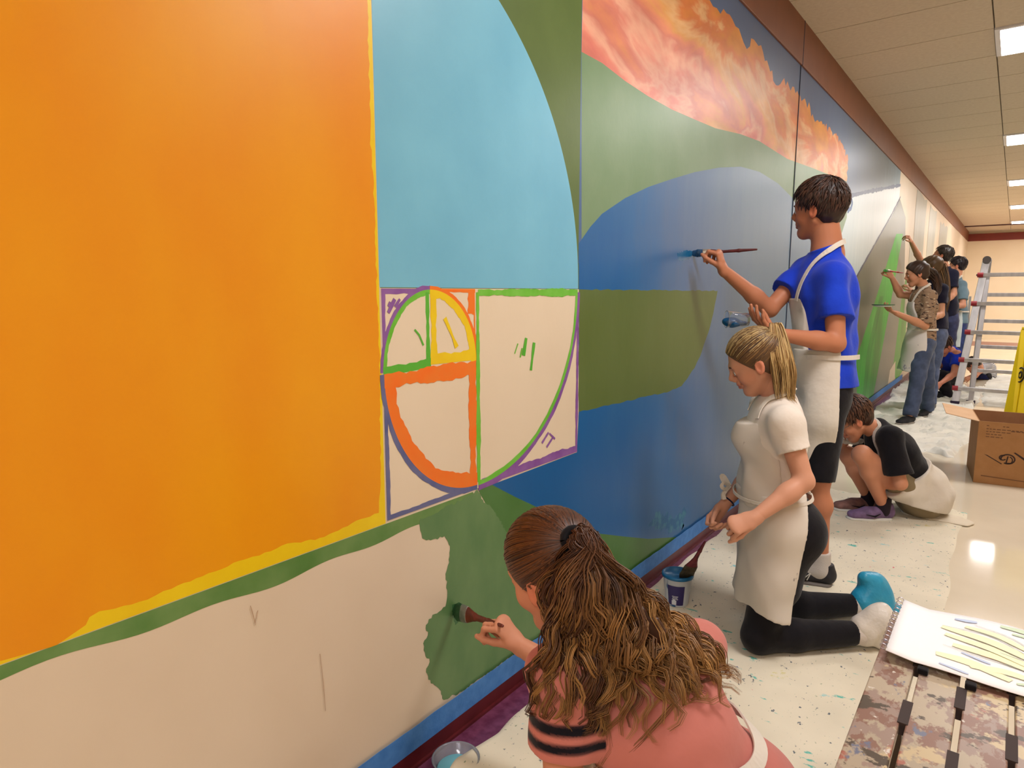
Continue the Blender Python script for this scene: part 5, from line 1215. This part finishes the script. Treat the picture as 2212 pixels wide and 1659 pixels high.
bg_person('boy in grey-blue t-shirt with arms folded forward, standing nearest the ladder', 115, (85, -6, 0),
          dict(hd=T(2068, 575, 9.1), nb=T(2066, 602, 9.12), shL=T(2078, 616, 9.0), elL=T(2080, 660, 8.9), wrL=T(2044, 662, 8.95), shR=T(2054, 612, 9.25), elR=T(2046, 650, 9.2), wrR=T(2027, 650, 9.1), pel=T(2068, 700, 9.15), hipL=T(2070, 705, 9.08), hipR=T(2066, 705, 9.22), knL=T(2072, 760, 9.1), anL=T(2070, 812, 9.1), knR=T(2062, 760, 9.25), anR=T(2060, 806, 9.25)),
          (206, 146, 118), (104, 128, 142), (50, 62, 108), ((24, 18, 26), (52, 40, 40)), apron=(m_ap_b, .55), sleeves=(.75, .75), hem=-.0)
# crouching boy in blue
bg_person('crouching person in bright blue t-shirt and black trousers, low beside the ladder', 120, (128, -45, 10),
          dict(hd=T(2038, 747, 7.9), nb=T(2050, 759, 7.95), che=T(2054, 770, 8.0), wai=T(2057, 796, 8.08), shL=T(2068, 766, 7.85), elL=T(2060, 808, 7.75), wrL=T(2032, 828, 7.7), shR=T(2036, 764, 8.1), elR=T(2030, 790, 8.1), wrR=T(2026, 780, 8.0), pel=T(2058, 816, 8.12), hipL=T(2060, 818, 8.06), hipR=T(2055, 816, 8.2), knL=T(2034, 812, 7.9), anL=T(2046, 850, 8.0), knR=T(2032, 810, 8.05), anR=T(2044, 846, 8.15)),
          (196, 128, 104), (14, 46, 176), (16, 12, 22), ((40, 24, 22), (84, 56, 48)), sleeves=(.6, .6), hem=.0, s=.95)
# seated person in a striped top beyond the ladder
m_str = mat('striped_jersey', (232, 232, 236), .85)
nt = m_str.node_tree; wv = nt.nodes.new('ShaderNodeTexWave'); wv.bands_direction = 'Z'; wv.inputs['Scale'].default_value = 16; tcn = nt.nodes.new('ShaderNodeTexCoord'); nt.links.new(tcn.outputs['Object'], wv.inputs[0])
rp = nt.nodes.new('ShaderNodeValToRGB'); rp.color_ramp.elements[0].color = srgb((66, 74, 100)); rp.color_ramp.elements[1].color = srgb((228, 228, 232)); rp.color_ramp.elements[0].position = .3; rp.color_ramp.elements[1].position = .5
nt.links.new(wv.outputs['Fac'], rp.inputs[0]); nt.links.new(rp.outputs[0], nt.nodes['Principled BSDF'].inputs['Base Color'])
bg_person('person in striped grey and white top bent low on the drop cloth beyond the ladder', 60, (70, -60, 0),
          dict(hd=T(2104, 790, 9.6), nb=T(2114, 790, 9.7), che=T(2122, 792, 9.8), wai=T(2134, 800, 9.9), shL=T(2118, 800, 9.6), elL=T(2108, 812, 9.5), wrL=T(2096, 816, 9.5), shR=T(2120, 786, 9.95), elR=T(2108, 806, 10), wrR=T(2098, 812, 10), pel=T(2134, 812, 10.0), hipL=T(2134, 812, 9.95), hipR=T(2136, 812, 10.1), knL=T(2112, 812, 9.8), anL=T(2132, 818, 9.8), knR=T(2112, 810, 10.1), anR=T(2132, 816, 10.1)),
          (190, 130, 104), (200, 200, 206), (14, 20, 60), ((40, 26, 22), (70, 48, 40)), shirt_mat=m_str, sleeves=(.9, .9), hem=.0, s=.8, fem=True)
tick('bg')
# ================================================================== drop cloths
def sheet(name, x0, x1, y0, y1, res, hf_, m, label, seed=0, ej=.02, outline=None):
    nx = int((x1-x0)/res)+1; ny = int((y1-y0)/res)+1
    X, Y = np.meshgrid(np.linspace(0, 1, nx), np.linspace(0, 1, ny), indexing='ij')
    w = lambda t, s_: ej*(np.sin(t*9+s_)+.6*np.sin(t*23+2*s_)+.3*np.sin(t*57+s_))
    if outline: a, b = outline(Y); xs = a+(b-a)*X
    else: xs = x0+w(Y, seed)+(x1-x0+w(Y, seed+2)-w(Y, seed))*X
    ysn = y0+w(X, seed+4)*1.5+(y1-y0+w(X, seed+6)*1.5-w(X, seed+4)*1.5)*Y
    Z = hf_(xs, ysn)
    e = np.minimum(np.minimum(X*nx, (1-X)*nx), np.minimum(Y*ny, (1-Y)*ny)); Z = np.where(e < .5, 0.0008, Z)
    V = np.stack([xs, ysn, Z], -1).reshape(-1, 3); i, j = np.meshgrid(np.arange(nx-1), np.arange(ny-1), indexing='ij'); a = (i*ny+j).ravel()
    Q = np.stack([a, a+ny, a+ny+1, a+1], 1)
    o = np_mesh(name, V, Q, m, True); tag(o, label, 'drop cloth'); return o
m_drop = spots('spattered_canvas', (234, 224, 202), [((110, 190, 176), 10, .640, (1, 1.8, 1)), ((96, 104, 110), 36, .650, (1.4, 1, 1)), ((214, 104, 116), 10, .685, (1.5, 1, 1)), ((150, 160, 130), 44, .655, (2, 1, 1)), ((150, 204, 204), 7, .675, (1, 1.5, 1)), ((84, 96, 150), 26, .69, (1, 1, 1)), ((216, 206, 150), 8, .68, (1, 1, 1))])
n1 = folds(1., [A(1, .4, 0), A(.2, 1, 0)], 1, 13.); n2 = folds(1., [A(1, .6, 0), A(-.7, 1, 0)], 2, 36.)
sheet('drop_cloth', .10, 1.09, 1.05, 4.62, .012, lambda x, y: .004+.005*np.clip(n1(x, y, 0)-.5, 0, 2)+.0015*np.abs(n2(x, y, 0))+.05*np.exp(-((y-1.15-x*.5)/.18)**2)*np.exp(-(x/.28)**2)*(1+.3*n1(x, y, 0)), m_drop, 'spattered canvas drop cloth under the kneeling girl, along the near wall', 1, .012, outline=lambda Y: (np.interp(1.05+Y*3.57, [1.0, 1.25, 1.6, 2.2, 2.6, 3.6, 4.2, 4.6], [.14, .115, .085, .055, .035, .04, .10, .33])+.004*np.sin(Y*90), 1.085+.012*np.sin(Y*14)+.006*np.sin(Y*41)))
m_drop2 = spots('spattered_canvas_white', (236, 232, 222), [((120, 126, 130), 30, .68, (1, 1.6, 1)), ((110, 150, 150), 12, .74, (1, 1.6, 1))])
n3 = folds(1., [A(.4, 1, 0), A(.1, 1, 0)], 5, 9.); n4 = folds(1., [A(.3, 1, 0), A(.2, 1, 0)], 6, 16.)
sheet('drop_cloth', .05, .98, 6.15, 10.9, .02, lambda x, y: .006+.040*np.clip(1-2.8*np.abs(n3(x, y, 0)), 0, 1)+.008*np.clip(1-2.2*np.abs(n4(x, y, 0)), 0, 1), m_drop2, 'crumpled white drop cloth under the people at the far end', 3, .03)
sheet('drop_cloth', .98, 2.3, 9.3, 12.6, .03, lambda x, y: .006+.04*np.clip(1-2.2*np.abs(n3(x*.8, y*.8, 0)), 0, 1), m_drop2, 'bunched white drop cloth on the floor beyond the ladder', 7, .03)
# loose fold lying behind the squatting boy
f0 = G(1965, 1108); f1 = G(2085, 1132)
q = [E(f0+A(0, 0, .008), f1+A(0, 0, .008), (.075, .012), (.065, .010), A(0, 1, 0), .01), E(f0+A(0, .03, .016), f1+A(-.03, .03, .016), (.035, .012), (.03, .010), A(0, 1, 0), .01)]
o = solid('folded_cloth', [(q, .005)], mat('cream_folded_canvas', (224, 212, 192), .85), None, noise=folds(.003, [A(0, 1, 0)], 3, 60.), clips=[(A(0, 0, .001), A(0, 0, -1))]); tag(o, 'folded strip of cream cloth on the floor behind the squatting boy', 'cloth')
# ================================================================== pail of blue paint
pc = A(.190, 2.485, .006); r = empty('paint_pail', pc, 'small tapered tub of blue paint with purple label, beside the kneeling girl', 'pail')
def pailmat():
    m = mat('white_pail_plastic', (206, 212, 222), .3, (40, 96, 150), 14, (1, 1, .35), contrast=(.56, .60)); return m
MB().lathe([(.046, 0), (.0465, .002), (.0595, .118), (.0635, .119), (.0640, .130), (.0595, .1315), (.0575, .128), (.0455, .012), (0, .012)], pc, (0, 0, 1), 40).build('tub', pailmat(), smooth=True, root=r)
MB().lathe([(0, .085), (.051, .086), (.0548, .09)], pc, (0, 0, 1), 32).build('paint', mat('blue_wet_paint', (8, 78, 128), .2, (12, 96, 150), 20), smooth=True, root=r)
MB().lathe([(.0600, .119), (.0650, .1195), (.0655, .131), (.0575, .1325), (.056, .120)], pc, (0, 0, 1), 40).build('painted_rim', mat('blue_rim_paint', (18, 82, 130), .35, (30, 110, 160), 18), smooth=True, root=r)
def curved_label(name, c, z0, z1, a0, a1, rf, m, parent, n=12, rows=None):
    V = []; Fc = []
    for i in range(n+1):
        a = a0+(a1-a0)*i/n
        for z in (z0, z1): V.append((c[0]+rf(z)*math.cos(a), c[1]+rf(z)*math.sin(a), c[2]+z))
    for i in range(n): Fc.append((2*i, 2*i+2, 2*i+3, 2*i+1))
    return pd(name, V, Fc, m)
rf = lambda z, e=.0006: .0466+(.0595-.0466)*z/.118+e
toward = math.atan2(CAM[1]-pc[1], CAM[0]-pc[0])
lb = curved_label('label', pc, .008, .094, toward-.75, toward+.55, rf, mat('purple_label_print', (44, 34, 96), .4), None); keep_parent(lb, r)
lw = mat('label_white_print', (220, 224, 236), .4)
for k, (z, w_) in enumerate(((.046, .20), (.040, .16), (.034, .20))):
    for j in range(5):
        a = toward-.18-w_+j*w_*.5
        o = curved_label('letter', pc, z, z+.0042, a, a+w_*.3, lambda zz: rf(zz, .0010), lw, None, 2); keep_parent(o, lb)
hx = curved_label('hexagon_badge', pc, .010, .030, toward-.42, toward-.04, lambda z: rf(z, .0010), lw, None, 6); keep_parent(hx, lb)
o = curved_label('hexagon_point', pc, .029, .034, toward-.34, toward-.12, lambda z: rf(z, .0010), lw, None, 6); keep_parent(o, lb)
# round clear tub with light blue paint, cut by the lower edge
tc_ = G(985, 1672); tc_[2] = .002; r = empty('round_tub', tc_, 'clear round tub with light blue paint at the bottom edge of the photo', 'tub')
MB().lathe([(.055, 0), (.062, .045), (.066, .047), (.064, .049), (.060, .046), (.053, .003), (0, .003)], tc_, (0, 0, 1), 36).build('tub_wall', mat('clear_tub_plastic', (200, 206, 220), .1, trans=.7), smooth=True, root=r)
MB().lathe([(0, .018), (.052, .018), (.05, .02), (0, .022)], tc_, (0, 0, 1), 30).build('paint', mat('light_blue_wet_paint', (120, 196, 214), .2), smooth=True, root=r)
# ================================================================== cardboard box
m_card = mat('corrugated_cardboard', (164, 116, 70), .8, (172, 124, 78), 12, bump=.1, bscale=80); m_card2 = mat('cardboard_inside', (150, 104, 68), .85, (158, 112, 76), 12); m_ink = mat('box_ink', (58, 40, 34), .8)
b0 = A(1.090, 5.41, .001); ex = nrm(A(1.0, .12, 0)); ey = nrm(A(-.12, 1.0, 0)); ez = A(0, 0, 1); BW, BD, BH = .46, .52, .43
r = empty('cardboard_box', b0, 'open brown cardboard box on the polished floor with dark printed emblem', 'box')
RB = np.array([ex, ey, ez]).T
th = .006
for nm, lo, hi in (('front_panel', (0, 0, 0), (BW, th, BH)), ('back_panel', (0, BD-th, 0), (BW, BD, BH)), ('left_panel', (0, th, 0), (th, BD-th, BH)), ('right_panel', (BW-th, th, 0), (BW, BD-th, BH)), ('bottom_panel', (th, th, 0), (BW-th, BD-th, th))):
    o = MB().box(lo, hi, RB, b0).build(nm, m_card if nm != 'back_panel' else m_card2, root=r)
def flap(nm, a, b, out, dn, m=m_card):
    a = np.array(a, float); b = np.array(b, float); o_ = np.array(out, float)
    q = [a, b, b+o_-(b-a)*dn, a+o_+(b-a)*dn]; n = nrm(np.cross(b-a, o_))*.004
    V = [b0+RB@p for p in q]+[b0+RB@(p+n) for p in q]
    return MB().add(V, [(0, 1, 2, 3), (7, 6, 5, 4), (0, 4, 5, 1), (1, 5, 6, 2), (2, 6, 7, 3), (3, 7, 4, 0)]).build(nm, m, root=r)
m_flap = mat('cardboard_flap', (206, 164, 126), .8, (212, 172, 134), 10)
flap('flap', (0, BD, BH), (0, 0, BH), (-.19, .0, .035), .03, m_flap)
flap('flap', (BW, 0, BH), (BW, BD, BH), (.17, 0, -.04), .03, m_flap)
flap('flap', (0, .006, BH-.002), (BW, .006, BH-.002), (0, .02, -.22), .02, m_card2)
flap('flap', (BW, BD-.01, BH), (0, BD-.01, BH), (0, -.02, -.22), .02, m_card2)
fp = lambda x, z, e=-.0008: b0+RB@A(x, e, z)
m_ink2 = mat('faded_box_ink', (116, 80, 54), .8)
def ink(pts, nm='print'):
    V = [fp(*p) for p in pts]; tri = tessellate_polygon([[Vector((p[0], p[1], 0)) for p in pts]])
    return MB().add(V, [tuple(t) for t in tri]).build(nm, m_ink2 if 'word' in nm or 'line' in nm else m_ink, root=r)
rnd = random.Random(4)
for k, z in enumerate((.400, .378, .360, .342, .324)):      # faint lines of lettering near the top
    x = .045
    for j in range((3, 9, 6, 4, 4)[k]):
        w_ = rnd.uniform(.010, .024)
        if k == 0 and j == 1: x += .07
        ink([(x, z), (x+w_, z), (x+w_, z+.006), (x, z+.006)], 'printed_word'); x += w_+.006
    if k == 1: 
        for j in range(5): ink([(.18+j*.028, .372), (.202+j*.028, .372), (.202+j*.028, .379), (.18+j*.028, .379)], 'printed_word')
ink([(.045, .205), (.065, .200), (.150, .150), (.145, .146)], 'emblem_blade'); ink([(.205, .232), (.215, .236), (.300, .180), (.285, .172)], 'emblem_blade')
def ring(cx, cz, ra, rb, a0, a1, t=.009, n=22):
    o_ = []; i_ = []
    for k in range(n+1):
        a = math.radians(a0+(a1-a0)*k/n); o_.append((cx+ra*math.cos(a), cz+rb*math.sin(a))); i_.append((cx+(ra-t)*math.cos(a), cz+(rb-t)*math.sin(a)))
    return ink(o_+i_[::-1], 'emblem_curve')
ring(.178, .185, .042, .036, -120, 200, .009); ring(.150, .192, .022, .020, 60, 330, .008); ring(.187, .178, .020, .026, -90, 90, .007); ink([(.166, .155), (.174, .155), (.182, .205), (.174, .205)], 'emblem_curve'); ink([(.168, .152), (.205, .156), (.205, .163), (.168, .160)], 'emblem_curve')
ink([(.040, .050), (.30, .040), (.30, .046), (.040, .057)], 'printed_line')
# ================================================================== yellow caution sign behind the box
m_yel = mat('yellow_sign_plastic', (232, 206, 10), .4, (226, 198, 8), 6); m_bk = mat('black_sign_print', (30, 28, 14), .5)
def sign():
    c = A(1.40, 6.30, 0); H = 1.02
    r = empty('caution_sign', c, 'tall yellow folding caution sign with black print behind the cardboard box', 'sign')
    # two panels hinged along the top; left one narrow to us
    tl, tr_ = c+A(-.125, .0, H), c+A(.13, .02, H)
    fl_, fr_ = c+A(-.205, -.09, .01), c+A(.20, -.06, .01); bl_, br_ = c+A(-.16, .30, .01), c+A(.22, .33, .01)
    def panel_(a, b, d, e, nm, m=m_yel, t=.012):
        n = nrm(np.cross(b-a, d-a))*t; V = [a, b, e, d, a+n, b+n, e+n, d+n]
        return MB().add(V, [(0, 1, 2, 3), (7, 6, 5, 4), (0, 4, 5, 1), (1, 5, 6, 2), (2, 6, 7, 3), (3, 7, 4, 0)]).build(nm, m, root=r, bevel=.003)
    # chamfered left edge of the front panel gives the darker narrow face
    ml, mb_ = tl+A(.045, -.0, 0), fl_+A(.085, -.055, 0)
    panel_(fl_, mb_, tl, ml, 'side_face'); front = panel_(mb_, fr_+A(0, -.055, 0), ml, tr_, 'front_panel'); panel_(bl_, br_, tl+A(0, .012, 0), tr_+A(0, .012, 0), 'back_panel')
    MB().tube([tl+A(-.0, .0, .006), tr_+A(0, 0, .006)], .014, 10).build('hinge', m_yel, root=r, smooth=True)
    def glyph(a, b, d, u, v, w_, h_, kind):
        """letters drawn on a panel plane; u across, v up"""
        ux = nrm(b-a); vz = nrm(d-a); n = nrm(np.cross(ux, vz)); o_ = a+ux*u+vz*v-n*.0015; o_ = o_
        P = lambda x, y: o_+ux*x*w_+vz*y*h_
        mb = MB(); R_ = .012
        def tb(pts): mb.tube([P(*p) for p in pts], w_*.11, 6)
        el = lambda cx, cy, rx, ry, a0=0, a1=360: [(cx+rx*math.cos(math.radians(t)), cy+ry*math.sin(math.radians(t))) for t in np.linspace(a0, a1, 18)]
        if kind == 'O': tb(el(.5, .5, .45, .45))
        if kind == 'B': tb(el(.5, .5, .5, .5)); tb(el(.5, .5, .18, .22))
        if kind == 'C': tb(el(.5, .5, .45, .45, 45, 315))
        if kind == 'E': tb([(.9, 1), (.1, 1), (.1, 0), (.9, 0)]); tb([(.1, .5), (.8, .5)])
        if kind == 'U': tb([(.05, 1), (.05, .3), (.5, 0), (.95, .3), (.95, 1)])
        return mb.build('letter', m_bk, root=r)
    glyph(fl_, mb_, tl, .028, .62, .055, .11, 'B'); glyph(fl_, mb_, tl, .025, .14, .035, .05, 'E')
    for k, ch in enumerate('OC'): glyph(mb_, fr_+A(0, -.055, 0), ml, .03+.085*k, .62, .06, .11, ch)
    for k, ch in enumerate('ECO'): glyph(mb_, fr_+A(0, -.055, 0), ml, .05+.06*k, .13, .04, .05, ch)
sign()
# ================================================================== folding aluminium ladder
m_alu = mat('brushed_aluminium', (190, 188, 190), .35, (170, 168, 172), 20, (1, 1, .2), metal=.65); m_red = mat('red_ladder_lock', (150, 26, 40), .4)
def ladder():
    r = empty('ladder', (1.05, 9.35, 0), 'aluminium folding ladder with red rung locks behind the box', 'ladder')
    top = lambda s_, t: A(.905+t*.47+.0*s_, 9.55, 1.64)
    # front pair flares to the floor, rungs bolted in front
    fL0, fL1 = A(.755, 9.15, .02), A(.91, 9.52, 1.66); fR0, fR1 = A(1.58, 9.15, .02), A(1.385, 9.52, 1.66)
    for nm, a, b in (('front_rail', fL0, fL1), ('front_rail', fR0, fR1)): MB().bar(a, b, .075, .028, (0, 1, 0)).build(nm, m_alu, root=r, bevel=.003)
    iL0, iL1 = A(.90, 9.30, .02), A(.935, 9.54, 1.5); iR0, iR1 = A(1.41, 9.30, .02), A(1.36, 9.54, 1.5)
    for a, b in ((iL0, iL1), (iR0, iR1)): MB().bar(a, b, .05, .025, (0, 1, 0)).build('inner_rail', m_alu, root=r, bevel=.003)
    for z in (.19, .52, .84, 1.17, 1.50):
        t = (z-.02)/1.64; a = fL0+(fL1-fL0)*t; b = fR0+(fR1-fR0)*t
        g = MB(); g.bar(a+A(-.03, -.03, 0), b+A(.03, -.03, 0), .036, .045, (0, 0, 1)); o = g.build('rung', m_alu, root=r, bevel=.006)
        for p, sx in ((a, -1), (b, 1)):
            k = MB().tube([p+A(sx*.055, -.032, 0), p+A(sx*-.002, -.032, 0)], .028, 12).build('rung_lock', m_red, smooth=False, root=r)
    bL0, bL1 = A(.86, 10.45, .02), A(.93, 9.62, 1.68); bR0, bR1 = A(1.46, 10.45, .02), A(1.37, 9.62, 1.68)
    for a, b in ((bL0, bL1), (bR0, bR1)): MB().bar(a, b, .06, .028, (0, 1, 0)).build('rear_rail', m_alu, root=r, bevel=.003)
    for z in (.30, .62, .95, 1.27):
        t = (z-.02)/1.66; MB().bar(bL0+(bL1-bL0)*t, bR0+(bR1-bR0)*t, .03, .045).build('rear_rung', m_alu, root=r, bevel=.005)
    for x in (.915, 1.385):
        MB().tube([A(x, 9.48, 1.675), A(x, 9.66, 1.675)], .042, 14).build('hinge', mat('dark_hinge_metal', (92, 88, 90), .4, metal=.6), root=r, smooth=False)
    MB().tube([A(.83, 9.47, 1.50), A(.89, 9.49, 1.50)], [.010, .024], 10).build('lock_pin', mat('dark_hinge_metal', (92, 88, 90)), root=r)
    for p in (fL0, fR0, bL0, bR0, iL0, iR0): MB().box(p-A(.045, .03, .02), p+A(.045, .03, .02)).build('foot', mat('dark_rubber_foot', (46, 34, 60), .8), root=r, bevel=.005)
ladder()
def tall_stand():
    r = empty('ladder', (.66, 11.85, 0), 'thin grey stepladder standing behind the boy in the grey-blue t-shirt', 'ladder')
    a, b = T(2097, 640, 9.75), T(2096, 810, 9.75); a[1] = b[1] = 11.85; b[2] = .0; b[0] = a[0]
    MB().bar(b, a, .03, .03).build('rail', m_alu, root=r); c = A(-.34, .1, 0)
    MB().bar(b+c, a+c*.9, .03, .03).build('rail', m_alu, root=r)
    for z in (.30, .58, .86): MB().box((b[0]-.30, 11.81, z-.012), (b[0], 11.95, z+.012)).build('step', mat('dark_step_tread', (58, 56, 66), .6), root=r)
tall_stand()
# ================================================================== paint-splashed crate table with the drawing
def slab_table():
    m_t = spots('splashed_table_top', (184, 168, 146), [((138, 104, 90), 13, .50, (1, .6, 1)), ((156, 134, 122), 18, .52, (1, .7, 1)), ((196, 176, 140), 9, .57, (1, 1, 1)), ((86, 74, 62), 14, .58, (1, 1.4, 1)), ((112, 116, 136), 9, .60, (1.5, 1, 1)), ((168, 106, 90), 8, .62, (1, 1, 1)), ((214, 206, 196), 30, .66, (1, 1, 1))], rough=.35)
    zt = .485; x0, x1, y0, y1 = 1.035, 1.60, .62, 1.86
    r = empty('table', ((x0+x1)/2, (y0+y1)/2, 0), 'low paint-splashed slotted table at the lower right corner', 'table')
    dark = mat('dark_slot_shadow', (62, 50, 48), .8); cream = mat('cream_slat_strip', (206, 184, 138), .6, (196, 172, 124), 18)  # dark strips paint the shade of open slots; cream ones are slats
    # boards with staggered slots between them
    bw = .083; n = int((x1-x0)/bw); rr = random.Random(3)
    for i in range(n+1):
        xa = x0+i*bw; xb = min(x1, xa+bw-.010)
        MB().box((xa, y0, zt-.022), (xb, y1, zt+rr.uniform(-.001, .001))).build('board', m_t, root=r, bevel=.003)
        y = y0+.02+(.12 if i % 2 else 0)
        while y < y1-.08 and i < n:
            MB().box((xb-.004, y, zt-.024), (xb+.014, y+.085, zt-.0+.0015)).build('slot_strip', cream if int(y*9+i) % 2 else dark, root=r); y += .24
    m_leg = mat('table_leg_steel', (88, 76, 70), .5)
    for x in (x0+.03, x1-.03):
        MB().box((x-.015, y0+.01, zt-.06), (x+.015, y1-.01, zt-.022)).build('rail', m_leg, root=r)
        for y in (y0+.04, y1-.04): MB().box((x-.015, y-.015, 0), (x+.015, y+.015, zt-.06)).build('leg', m_leg, root=r)
    for y in (y0+.03, y1-.03): MB().box((x0+.02, y-.012, zt-.055), (x1-.02, y+.012, zt-.026)).build('crossbar', m_leg, root=r)
    # the drawing: a wire-bound sheet
    m_pp = mat('white_drawing_paper', (246, 244, 246), .6)
    p = empty('drawing', (1.2, 1.74, .50), 'white sheet with yellow, blue and green coloured drawing on the splashed table', 'drawing')
    px0, px1, py0, py1, z = 1.052, 1.50, 1.585, 1.895, .4985
    V = []; Fc = []; nx, ny = 24, 12
    for i in range(nx+1):
        for j in range(ny+1):
            u, v = i/nx, j/ny; V.append((px0+(px1-px0)*u, py0+(py1-py0)*v, z+.006*math.sin(u*3.3)*(v*.6+.4)+.003*math.sin(u*9+v*4)+(.012*max(0, .12-u)/.12)))
    for i in range(nx):
        for j in range(ny):
            a = i*(ny+1)+j; Fc.append((a, a+ny+1, a+ny+2, a+1))
    sh_ = pd('paper', V, Fc, m_pp, smooth=True); sm_ = sh_.modifiers.new('thickness', 'SOLIDIFY'); sm_.thickness = .0012; keep_parent(sh_, p)
    zf = lambda u, v: z+.006*math.sin(u*3.3)*(v*.6+.4)+.003*math.sin(u*9+v*4)+.0022
    def mark(pts, wd, c, nm='crayon_mark'):
        P = [A(px0+(px1-px0)*a, py0+(py1-py0)*b, zf(a, b)) for a, b in smoothpath([A(*q, 0) for q in pts], 12)[:, :2]]
        V = []; Fc = []
        for i, q in enumerate(P):
            t = nrm(P[min(i+1, len(P)-1)]-P[max(0, i-1)]); s_ = A(-t[1], t[0], 0)*wd/2*(.5+.5*math.sin(math.pi*(i+.5)/len(P))); V += [q+s_, q-s_]
        for i in range(len(P)-1): Fc.append((2*i, 2*i+1, 2*i+3, 2*i+2))
        MB().add(V, Fc).build(nm, mat('crayon_%d_%d_%d' % c, c, .7), root=p)
    Yl, Gr, Bl, Rd, Ol = (250, 247, 206), (208, 226, 198), (196, 210, 236), (240, 200, 206), (188, 194, 184)
    for a, b, w_ in (((.20, .72), (.62, .45), .030), ((.22, .60), (.60, .36), .026), ((.26, .45), (.62, .30), .030), ((.20, .22), (.50, .14), .030), ((.30, .80), (.58, .60), .022), ((.34, .18), (.60, .20), .024)):
        mark([a, ((a[0]+b[0])/2, (a[1]+b[1])/2+.05), b], w_, Yl)
    for pts in ([(.2, .74), (.42, .72), (.64, .42)], [(.24, .58), (.45, .5), (.66, .40)], [(.22, .40), (.44, .36), (.58, .30)], [(.34, .86), (.52, .74), (.66, .44)]): mark(pts, .0022, Ol)
    mark([(.45, .93), (.58, .92), (.72, .82)], .022, Gr); mark([(.5, .84), (.6, .84), (.75, .78)], .014, Gr); mark([(.52, .12), (.62, .16), (.66, .08)], .012, Gr)
    mark([(.62, .62), (.68, .66), (.74, .60)], .028, Bl); mark([(.66, .48), (.70, .47), (.73, .46)], .022, Bl); mark([(.25, .90), (.31, .90), (.35, .91)], .014, Bl); mark([(.22, .08), (.30, .06), (.34, .05)], .008, Bl); mark([(.30, .36), (.38, .32), (.42, .30)], .008, Bl); mark([(.06, .2), (.08, .19), (.09, .18)], .006, Ol)
    mark([(.64, .74), (.69, .76), (.73, .74)], .012, Rd); mark([(.38, .40), (.44, .39), (.48, .36)], .010, (244, 214, 180))
    g = MB()
    for k in range(13):
        y = py0+.012+k*.0235; g.tube([(px0-.006+.007*math.cos(t), y+.001*t, z+.012+.007*math.sin(t)) for t in np.linspace(0, 5.2, 10)], .0009, 5)
    g.build('wire_binding', mat('binding_wire', (200, 190, 200), .3, metal=.5), root=p)['kind'] = 'stuff'
    for x, y, lab in ((1.125, 1.575, 'black clip under the left half of the drawing'), (1.21, 1.57, 'black clip under the right half of the drawing')):
        o = MB().box((x-.010, y-.008, zt+.001), (x+.010, y+.012, zt+.014)).build('binder_clip', m_black, bevel=.003); tag(o, lab, 'clip')
slab_table()
# painter's tape ring hanging beyond the boy's head: the small blue loop painted on the wall
o = stroke('painted_blue_loop', px((1832, 424), (1838, 428), (1841, 438), (1838, 450), (1831, 455)), .035, paint('blue_loop_paint', (10, 84, 150), (14, 92, 158), 8), 0, label='small blue painted loop beyond the head of the boy')
tick('end'); print('CLOCK', CLK)
